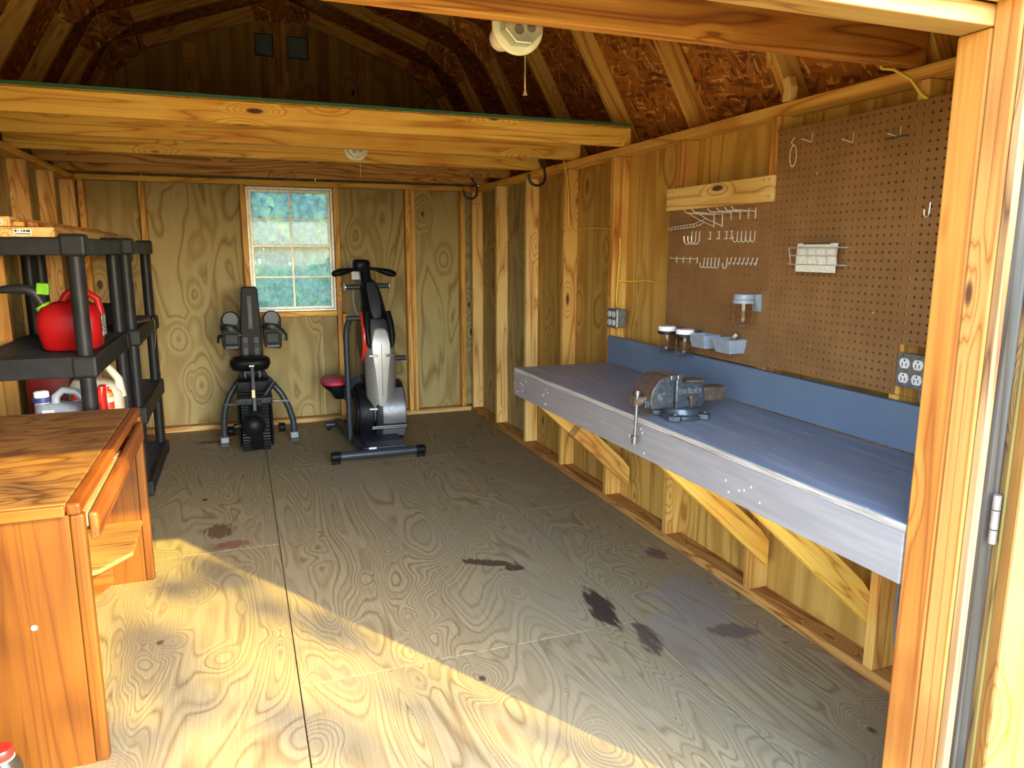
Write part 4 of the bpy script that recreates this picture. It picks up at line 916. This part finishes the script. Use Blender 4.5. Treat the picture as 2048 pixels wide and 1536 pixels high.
for s_, xp in ((-1, -.076), (1, .196)):
    n_ = 'foot_pedal'; hw = .062
    P = [(xp + hw * math.cos(PI * k / 12), .888 + hw * math.sin(PI * k / 12)) for k in range(13)] + [(xp - hw * .98, .72), (xp - hw * .8, .688), (xp + hw * .8, .680), (xp + hw * .98, .71)]
    fp = obj(n_, MB().prism(P, 'xz', 5.40, 5.44), blk1, row, .006, org=(xp, 5.42, .8))
    obj('heel_disc', MB().lathe([(.050, 0), (.052, .004), (.04, .008), (.015, .008), (.013, .003), (.001, .003)][::-1], (xp, 5.392, .895), 'Y', 24), gun, fp, smooth=40)
    obj('toe_plate', B(xp - .045, xp + .045, 5.386, 5.399, .722, .795), blk2, fp, .006); obj('toe_lip', B(xp - .046, xp + .046, 5.376, 5.399, .690, .714), gun, fp, .004)
    obj('strap', MB().tube([(xp - .066, 5.405, .83), (xp - .03, 5.380, .845), (xp + .02, 5.378, .835), (xp + .066, 5.405, .80), (xp + s_ * .085, 5.40, .775), (xp + s_ * .088, 5.40, .735)], [.010, .016, .016, .013, .011, .009], 8, sq=(1.5, .35)), let, fp, smooth=60)
obj('seat', MB().rings([[(x, 5.30 + (y - 5.30), z) for x, y, _ in sup(.034, 5.30, 0, a, b, 3.2, 30)] for z, a, b in ((.553, .085, .07), (.562, .118, .095), (.60, .135, .115), (.628, .130, .112), (.640, .110, .095), (.642, .05, .04))]), blk1, row, smooth=50)
obj('rail_lower', MB().box(-.012, .006, 5.36, 5.50, .40, .56).box(.084, .102, 5.36, 5.50, .40, .56), gun, row, .003)
hb = obj('handle_bar', MB().obox((.044, 5.055, .462), (.022, .008, .30), (-.32, 0, .0)), gun, row, .002)
obj('bar_clip', MB().obox((.041, 5.103, .606), (.032, .012, .010), (-.32, 0, 0)), plain('pale_metal', (.55, .53, .48), .35, .6), hb)
obj('warning_sticker', MB().obox((.041, 5.036, .430), (.0205, .0018, .052), (-.32, 0, 0)), plain('yellow_white_sticker', (.68, .55, .25), .5), hb)
mo = obj('console', MB().ball((.030, 4.975, .225), (.075, .050, .072), 24, 14), blk1, row, smooth=60)
obj('console_knob', MB().cyl((-.045, 4.975, .235), (-.092, 4.975, .228), .022, .019, 16), blk1, mo, smooth=40); obj('knob_tip', MB().cyl((-.085, 4.962, .233), (-.060, 4.953, .240), .006, n=10), sil, mo, smooth=40)
obj('pull_handle', MB().tube([(.074, 5.07, .352), (.105, 5.08, .398), (.142, 5.09, .448), (.178, 5.10, .498)], [.017, .015, .018, .018], 14).ball((.074, 5.07, .352), .019), blk2, row, smooth=50)
for pts, s_ in (([(.0, 5.45, .505), (-.06, 5.42, .442), (-.115, 5.40, .360), (-.150, 5.40, .265), (-.163, 5.40, .16), (-.164, 5.40, .058)], -1), ([(.10, 5.45, .505), (.165, 5.42, .442), (.232, 5.40, .355), (.280, 5.40, .250), (.305, 5.40, .15), (.308, 5.40, .058)], 1)):
    lg = obj('leg', MB().tube(pts, .021, 12, sq=(1.1, 1)), gun, row, smooth=60); x = pts[-1][0]
    obj('foot_sleeve', B(x - .029, x + .029, 5.365, 5.435, .024, .070), plain('steel_grey_sleeve', (.17, .19, .22), .35, .4), lg, .006); obj('rubber_foot', B(x - .031, x + .031, 5.358, 5.44, .0005, .024), let, lg, .003)
    ax = x + s_ * -.010
    obj('cross_bar', MB().cyl((pts[3][0] - s_ * .0, 5.39, .300), (-.062 if s_ < 0 else .150, 5.36, .300 if s_ < 0 else .312), .009, n=10), sil, row, smooth=40)
    obj('transport_wheel', MB().lathe([(.030, -.022), (.033, -.018), (.033, .018), (.030, .022)], ((x + (.045 if s_ < 0 else -.085)), 5.36, .115), 'X', 20), blk1, row, smooth=40)
    obj('bracket', MB().prism([(-.01 if s_ < 0 else .11, .58), (-.075 if s_ < 0 else .175, .425), (-.02 if s_ < 0 else .12, .41)], 'xz', 5.405, 5.43), blk1, row, .004)

# ------------------------------------------------------------------ upright stepping trainer
tr_ = thing('elliptical_trainer', 'silver and black stepping trainer with red trim right of the window', 'exercise machine', (.80, 5.10, 0))
redtrim = plain('red_trim', (.55, .03, .025), .3); pinkpad = plain('raspberry_pad', (.50, .02, .06), .45); dsil = plain('satin_silver', (.24, .225, .21), .42, .4, .4, noise=.05)
def shell(name, secs, mat, smooth=50, par=tr_, n=28, e=3):
    return obj(name, MB().rings([[(x, y, z) for x, y, _ in sup(xc, yc, 0, a, b, e, n)] for z, xc, yc, a, b in secs]), mat, par, smooth=smooth)
# front column: silver cover over a dark body
shell('body', [(.20, .875, 5.13, .075, .16), (.45, .875, 5.13, .095, .17), (.75, .875, 5.15, .090, .17), (.93, .868, 5.19, .078, .13), (1.10, .848, 5.24, .055, .09), (1.16, .838, 5.25, .043, .06)], blk2)
cov = MB(); rgs = []
for z, w_, yf in ((.175, .022, 4.945), (.205, .070, 4.940), (.26, .090, 4.933), (.36, .099, 4.925), (.50, .104, 4.918), (.66, .104, 4.916), (.76, .097, 4.925), (.815, .080, 4.939), (.842, .056, 4.949), (.848, .050, 4.952)):
    cx_ = .879 - (z - .2) * .004; R1 = []
    for k in range(15):
        u = -1 + 2 * k / 14; R1.append((cx_ + u * w_, yf + .060 * abs(u) ** 2.6, z))
    R1 += [(x + 0, y + .020, zz) for x, y, zz in reversed(R1)]; rgs.append(R1)
co_ = obj('front_cover', cov.rings(rgs), dsil, tr_, smooth=40)
m = MB().prism([(-.046, .62), (.046, .62), (.060, .70), (.060, .80), (.035, .86), (-.035, .86), (-.060, .80), (-.060, .70)], 'xz', 0, .004)
def onface(z): return 4.916 + max(0, (z - .66)) ** 1.5 * .45
ptn = MB(); rg = []
for z, w_ in ((.24, .018), (.40, .030), (.56, .044), (.66, .058), (.74, .060), (.79, .050), (.835, .036)):
    cx_ = .879 - (z - .2) * .004; yf = {.24: 4.9355, .40: 4.9225, .56: 4.9172, .66: 4.916, .74: 4.923, .79: 4.932, .835: 4.9475}[z] - .0035
    rg.append([(cx_ - w_, yf + .002, z), (cx_, yf, z), (cx_ + w_, yf + .002, z), (cx_ + w_, yf + .008, z), (cx_ - w_, yf + .008, z)])
obj('face_panel', ptn.rings(rg), plain('light_silver', (.36, .35, .34), .36, .4, .4, noise=.04), co_, smooth=40)
for z, w0 in ((.663, .022), (.292, .028)):
    for s_ in (-1, 1):
        obj('chrome_bar', MB().obox((.877 + s_ * (w0 + .035), 4.917 if z > .5 else 4.929, z), (.062, .018, .017), (0, 0, s_ * .18)), sil, co_, .005)
obj('seam', B(.8765, .8785, 4.9095, 4.914, .38, .74), blk2, co_)
# dark shroud with its grey centre plate
rgs = []
for z, cx_, w_, yf in ((.72, .872, .098, 5.00), (.80, .871, .094, 4.985), (.90, .868, .087, 4.99), (1.0, .862, .078, 5.03), (1.08, .855, .070, 5.07), (1.14, .849, .060, 5.115), (1.168, .846, .040, 5.14)):
    R1 = []
    for k in range(13):
        u = -1 + 2 * k / 12; R1.append((cx_ + u * w_, yf + .085 * abs(u) ** 2.4, z))
    R1 += [(x, y + .10, zz) for x, y, zz in reversed(R1)]; rgs.append(R1)
sh_ = obj('shroud', MB().rings(rgs), blk1, tr_, smooth=50)
obj('shroud_plate', MB().rings([[(cx_ - w_, yf, z), (cx_, yf - .006, z), (cx_ + w_, yf, z), (cx_ + w_, yf + .02, z), (cx_ - w_, yf + .02, z)] for z, cx_, w_, yf in ((.915, .868, .020, 4.994), (.95, .866, .034, 5.005), (1.02, .861, .038, 5.032), (1.10, .854, .036, 5.074), (1.15, .849, .026, 5.115))]), gun, sh_, smooth=25)
obj('shroud_apron', MB().rings([[(cx_ - w_, yf, z), (cx_, yf - .01, z), (cx_ + w_, yf, z), (cx_ + w_, yf + .03, z), (cx_ - w_, yf + .03, z)] for z, cx_, w_, yf in ((.80, .874, .074, 4.968), (.86, .872, .066, 4.972), (.905, .869, .050, 4.985))]), blk2, sh_, smooth=25)
for s_ in (-1, 1):
    obj('shroud_prong', MB().tube([(.868 + s_ * .070, 5.0, .955), (.873 + s_ * .080, 4.972, .88), (.876 + s_ * .083, 4.950, .80), (.877 + s_ * .079, 4.934, .74), (.877 + s_ * .073, 4.926, .712)], [.024, .024, .022, .016, .005], 10, sq=(1, .8)), blk1, sh_, smooth=60)
# mast, console and grips
obj('mast', MB().tube([(.840, 5.20, 1.12), (.826, 5.17, 1.20), (.815, 5.15, 1.27)], [.040, .036, .036], 14), blk1, tr_, smooth=60)
cs = obj('console', MB().rings([[(x, y, z) for x, y, _ in sup(.800, 5.185, 0, a, b, 3)] for z, a, b in ((1.225, .055, .05), (1.24, .060, .058), (1.285, .060, .060), (1.302, .052, .05), (1.306, .03, .03))]), blk1, tr_, smooth=50)
obj('console_screen', MB().prism([(5.22, 1.165), (5.245, 1.30), (5.232, 1.303), (5.205, 1.165)], 'yz', .735, .865), sil, cs, .004)
for pts in ([(.785, 5.14, 1.245), (.735, 5.13, 1.238), (.690, 5.12, 1.228), (.640, 5.11, 1.220), (.600, 5.10, 1.210), (.588, 5.10, 1.212)], [(.845, 5.14, 1.245), (.890, 5.13, 1.240), (.935, 5.12, 1.228), (.980, 5.11, 1.215), (1.018, 5.10, 1.206), (1.030, 5.10, 1.208)]):
    obj('hand_grip', MB().tube(pts, [.012, .014, .024, .030, .024, .008], 12, sq=(.85, 1)), blk1, tr_, smooth=60)
def peg(x0, x1, y, z, r_, cap=None):
    p = obj('support_peg', MB().cyl((x0, y, z), (x1, y, z), r_, n=14), gun, tr_, smooth=40)
    if cap is not None: obj('peg_cap', MB().lathe([(.012, -.006), (.030, -.004), (.030, .004), (.012, .006)], (cap, y, z), 'X', 18), sil, p, smooth=40)
peg(.690, .815, 5.20, 1.115, .018, .686); peg(.90, .985, 5.20, 1.122, .018, .992); peg(.665, .765, 5.05, .91, .017); peg(.965, 1.065, 5.03, .625, .019)
obj('linkage_rod', MB().tube([(.742, 5.19, 1.095), (.735, 5.17, 1.02), (.748, 5.15, .95), (.765, 5.13, .90)], .007, 8), sil, tr_, smooth=60)
# crank cover with the red rim on its left and right
for s_, x in ((-1, .775), (1, .950)):
    dc_ = obj('crank_cover', MB().lathe([(.05, -.012), (.150, -.010), (.160, 0), (.150, .010), (.05, .012)], (x, 5.12, .775), 'X', 32), blk1, tr_, smooth=40)
    rr_ = .172 if s_ < 0 else .150
    obj('red_rim', MB().tube([(x + s_ * .002, 5.12 - rr_ * math.cos(a), .775 + rr_ * math.sin(a)) for a in [(-1.35 + 2.7 * k / 22) for k in range(23)]], .014, 10, sq=(.7, 1.3)), redtrim, dc_, smooth=60)
# arm post on the left, pedal with its pad
obj('arm_post', MB().tube([(.690, 5.06, .895), (.672, 5.07, .86), (.664, 5.07, .80), (.664, 5.07, .45), (.668, 5.08, .05)], .020, 12), gun, tr_, smooth=60)
pd = obj('foot_pedal', MB().rings([[(x, y, z) for x, y, _ in sup(xc, 5.36, 0, a, b, 3)] for z, xc, a, b in ((.315, .635, .045, .12), (.36, .625, .060, .15), (.405, .600, .085, .17), (.420, .597, .088, .17))]), blk1, tr_, smooth=40)
obj('pedal_pad', MB().rings([[(x, y, z + .03 * (x - .5)) for x, y, _ in sup(.600, 5.36, 0, a, b, 3)] for z, a, b in ((.4205, .088, .172), (.440, .090, .175), (.452, .075, .15))]), pinkpad, pd, smooth=40)
obj('pedal_arm', MB().tube([(.675, 5.24, .36), (.690, 5.20, .40), (.715, 5.15, .455), (.770, 5.12, .485)], [.026, .028, .026, .024], 12), gun, tr_, smooth=60)
obj('pedal_link', MB().tube([(.655, 5.20, .40), (.655, 5.16, .33), (.670, 5.12, .305), (.72, 5.1, .30)], .009, 8), gun, tr_, smooth=60)
# fan drum, perforated grille
FY, FZ, FR = 5.13, .245, .215
obj('fan_drum', MB().lathe([(.16, -.045), (.205, -.040), (.213, -.03), (.213, .155), (.205, .168), (.16, .170)], (.875, FY, FZ), 'X', 40), blk2, tr_, smooth=40)
obj('drum_ring', MB().lathe([(.150, .72), (.200, .722), (.205, .735), (.205, .815), (.198, .822), (.15, .822)], (0, FY + .01, FZ - .01), 'X', 40), blk1, tr_, smooth=40)
obj('drum_ring', MB().lathe([(.10, .700), (.16, .702), (.168, .712), (.168, .722), (.10, .722)], (0, FY + .01, FZ - .01), 'X', 36), blk1, tr_, smooth=40)
grim = plain('silver_mesh', (.30, .31, .33), .35, .6)
m = MB(); cw = .0092
def cylpt(x, s_, rr): a = s_ / FR; return (x, FY - rr * math.cos(a), FZ + rr * math.sin(a))
rowi = 0; s0 = -.185
while s0 < .20:
    off = cw / 2 if rowi % 2 else 0
    if not (-.105 < s0 < -.062):
        for k in range(16):
            xc = .880 + off + k * cw * 1.06
            if xc > 1.033: continue
            hx, hs = cw * .53, cw * .46
            o8 = [(a * hx, b * hs) for a, b in ((1, 0), (1, 1), (0, 1), (-1, 1), (-1, 0), (-1, -1), (0, -1), (1, -1))]
            i8 = [(.0033 * math.cos(k2 * PI / 4), .0033 * math.sin(k2 * PI / 4)) for k2 in range(8)]
            m.add([cylpt(xc + u, s0 + v, FR + .0035) for u, v in o8] + [cylpt(xc + u, s0 + v, FR + .0035) for u, v in i8] + [cylpt(xc + u, s0 + v, FR + .0008) for u, v in i8],
                  [(q, (q + 1) % 8, 8 + (q + 1) % 8, 8 + q) for q in range(8)] + [(8 + q, 8 + (q + 1) % 8, 16 + (q + 1) % 8, 16 + q) for q in range(8)])
    s0 += cw * .92; rowi += 1
tag(obj('grille', m, grim, tr_), kind='stuff')
obj('drum_backing', MB().lathe([(FR - .0005, .05), (FR - .0005, .16)], (.875, FY, FZ), 'X', 40), let, tr_)
for dz in (0, .016):
    obj('drum_strip', MB().tube([(x, FY - (FR + .004) * math.cos(.37 + dz * 4), FZ - (FR + .004) * math.sin(.37 + dz * 4)) for x in (.80, .86, .95, 1.04)], .004, 6), sil, tr_, smooth=60)
# base frame
obj('front_stabiliser', MB().cyl((.515, 4.665, .052), (1.095, 4.665, .052), .027, n=20), gun, tr_, smooth=40)
for x0, x1 in ((.487, .548), (1.045, 1.107)):
    e_ = obj('end_cap', MB().lathe([(.026, x0), (.031, x0 + .004), (.031, x1 - .004), (.026, x1)], (0, 4.665, .052), 'X', 20), blk1, tr_, smooth=40)
    for dx in (.015, .048):
        obj('leveller', MB().cyl((x0 + dx, 4.665, .0005), (x0 + dx, 4.665, .03), .012, .010, 12), blk1, tr_, smooth=40)
obj('base_plate', MB().prism([(4.69, .045), (4.69, .085), (4.78, .098), (5.20, .098), (5.20, .045)], 'yz', .73, .98), gun, tr_, .006)
obj('side_beam', MB().obox((.688, 5.17, .062), (.055, .95, .045), (0, 0, .09)), gun, tr_, .004)
obj('rear_stabiliser', MB().cyl((.555, 5.62, .045), (.98, 5.62, .045), .025, n=18), gun, tr_, smooth=40)
for x in (.58, .95): obj('leveller', MB().cyl((x, 5.62, .0005), (x, 5.62, .03), .014, .010, 12), blk1, tr_, smooth=40)
obj('sticker', MB().obox((.76, 4.6905, .078), (.05, .002, .016), (-.15, 0, 0)), plain('white_sticker', (.7, .7, .7), .5), tr_)

# ------------------------------------------------------------------ outdoors: ground and the trees that dapple the sun
grass = NT('grass'); gc = grass.ramp(grass.noise(grass.objco(), 1.6, 6, .7), [(.3, (.16, .15, .05)), (.55, (.34, .26, .09)), (.75, (.46, .34, .14))]); grass.out(gc, .9)
g = obj('ground', B(-60, 60, -60, 80, -.32, -.2), grass.m); tag(g, 'dry autumn grass around the shed', None, kind='structure')
leafy = NT('autumn_leaves'); lr = leafy.ramp(leafy.noise(leafy.objco(), 1.1, 3), [(.3, (.10, .20, .06)), (.5, (.26, .32, .08)), (.62, (.65, .45, .06)), (.7, (.14, .26, .08))]); leafy.out(lr, .7)
leafy.b.inputs['Subsurface Weight'].default_value = 0
bark = plain('bark', (.16, .11, .07), .9, noise=.4, nscale=12, bump=.5)
def tree(name, label, base, h, crown, n, size, seed, grp):
    r = random.Random(seed); t = thing(name, label, name, base, grp)
    x, y, z = base
    obj('trunk', MB().tube([(x, y, z), (x + .1, y, z + h * .4), (x, y + .1, z + h * .95)], [h * .03, h * .022, .03], 9), bark, t, smooth=60)
    m = MB()
    for (cx, cy, cz, rx, ry, rz, k) in crown:
        m2 = MB()
        obj('branch', MB().tube([(x, y, z + h * .4), ((x + cx) / 2, (y + cy) / 2, (z + h * .45 + cz) / 2), (cx, cy, cz)], [h * .005, h * .003, .006], 6), bark, t, smooth=60)
        for i in range(int(n * k)):
            u = Vector((r.gauss(0, 1), r.gauss(0, 1), r.gauss(0, 1))).normalized() * (r.random() ** .4)
            p = Vector((cx + u.x * rx, cy + u.y * ry, cz + u.z * rz))
            R = Euler((r.random() * 6, r.random() * 6, r.random() * 6)).to_matrix(); s = size * (.6 + r.random() * .8)
            q = [R @ Vector(c) * s + p for c in ((-.5, 0, 0), (0, -.3, .06), (.5, 0, 0), (0, .3, .06))]
            m.add(q, [(0, 1, 2, 3)])
    tag(obj('foliage', m, leafy.m, t), kind='stuff')
    return t

def crowns(c, rad, n, seed, k=1.0, r0=(.5, .9)):
    r = random.Random(seed); out = []
    for i in range(n):
        u = Vector((r.gauss(0, 1), r.gauss(0, 1), r.gauss(0, .8))).normalized() * r.random() ** .5
        a = r.uniform(*r0); out.append((c[0] + u.x * rad, c[1] + u.y * rad, c[2] + u.z * rad * .8, a, a, a * .7, k))
    return out
SD_ = SUN_DIR; r = random.Random(4); crown = []
for (px, py, pz, rad, T, k) in ((-.17, 3.17, 0, .18, 11.0, 1), (-.33, 3.10, 0, .10, 11.5, .6), (.24, 2.55, 0, .13, 10.0, .7), (.02, 2.80, 0, .09, 12.4, .4), (-.36, 2.62, 0, .17, 12.0, 1.0), (-.30, 2.28, 0, .22, 9.5, 1),
                              (-.40, 2.08, 0, .16, 11.2, .9), (.06, 2.03, 0, .13, 10.4, .7), (.21, 1.88, 0, .12, 12.2, .6), (.46, 1.94, 0, .10, 11.6, .5), (.5, 1.68, 0, .14, 10.8, .7),
                              (-.60, 2.21, .737, .09, 11.4, .8), (-.62, 2.03, .30, .24, 12.8, 1), (-.52, 2.03, .55, .24, 9.9, 1), (-.72, 2.03, .48, .26, 11.1, 1), (-.58, 2.03, .08, .16, 11.6, .8),
                              (.9, .6, 0, .3, 12, .6), (2.2, .5, 0, .4, 11, .8), (-1.6, 1.2, 0, .4, 11.4, .8), (1.6, .2, .6, .4, 11.8, .6), (.2, .2, 0, .35, 12.3, .8), (.6, 1.0, 2.2, .4, 12, 1), (-.6, 1.0, 2.4, .5, 11, 1), (1.6, 1.0, 2.6, .5, 12, 1)):
    p = Vector((px, py, pz)) + SD_ * T; crown.append((p.x, p.y, p.z, rad * .66, rad * .66, rad * .66, k))
q = Vector((.2, 1.0, .8)) + SD_ * 11.5
tree('tree', 'airy leafy tree on the sunny side in front of the doorway', (q.x + 1.2, q.y - .4, -.22), 7.0, crown, 60, .10, 3, 'trees around the shed')
for i, (x, y) in enumerate(((-1.6, 9.6), (.7, 9.4), (2.9, 9.8))):
    tree('shrub', ('low leafy shrub outside, left of the back window', 'low leafy shrub outside, straight behind the back window', 'low leafy shrub outside, right of the back window')[i], (x, y, -.22), 1.6, crowns((x, y, .75), .75, 16, 60 + i, 1, (.35, .55)), 260, .13, 70 + i, 'shrubs behind the shed')
for i, (x, y, h) in enumerate(((-4.9, 13.5, 6.5), (.5, 12, 7), (5.9, 13.5, 6.5))):
    tree('tree', ('tree seen through the left panes of the back window', 'tree seen through the middle of the back window', 'tree seen through the right panes of the back window')[i], (x, y, -.22), h, crowns((x, y, 2.3), 1.9, 30, 20 + i, 1, (.7, 1.1)), 420, .24, 30 + i, 'trees around the shed')
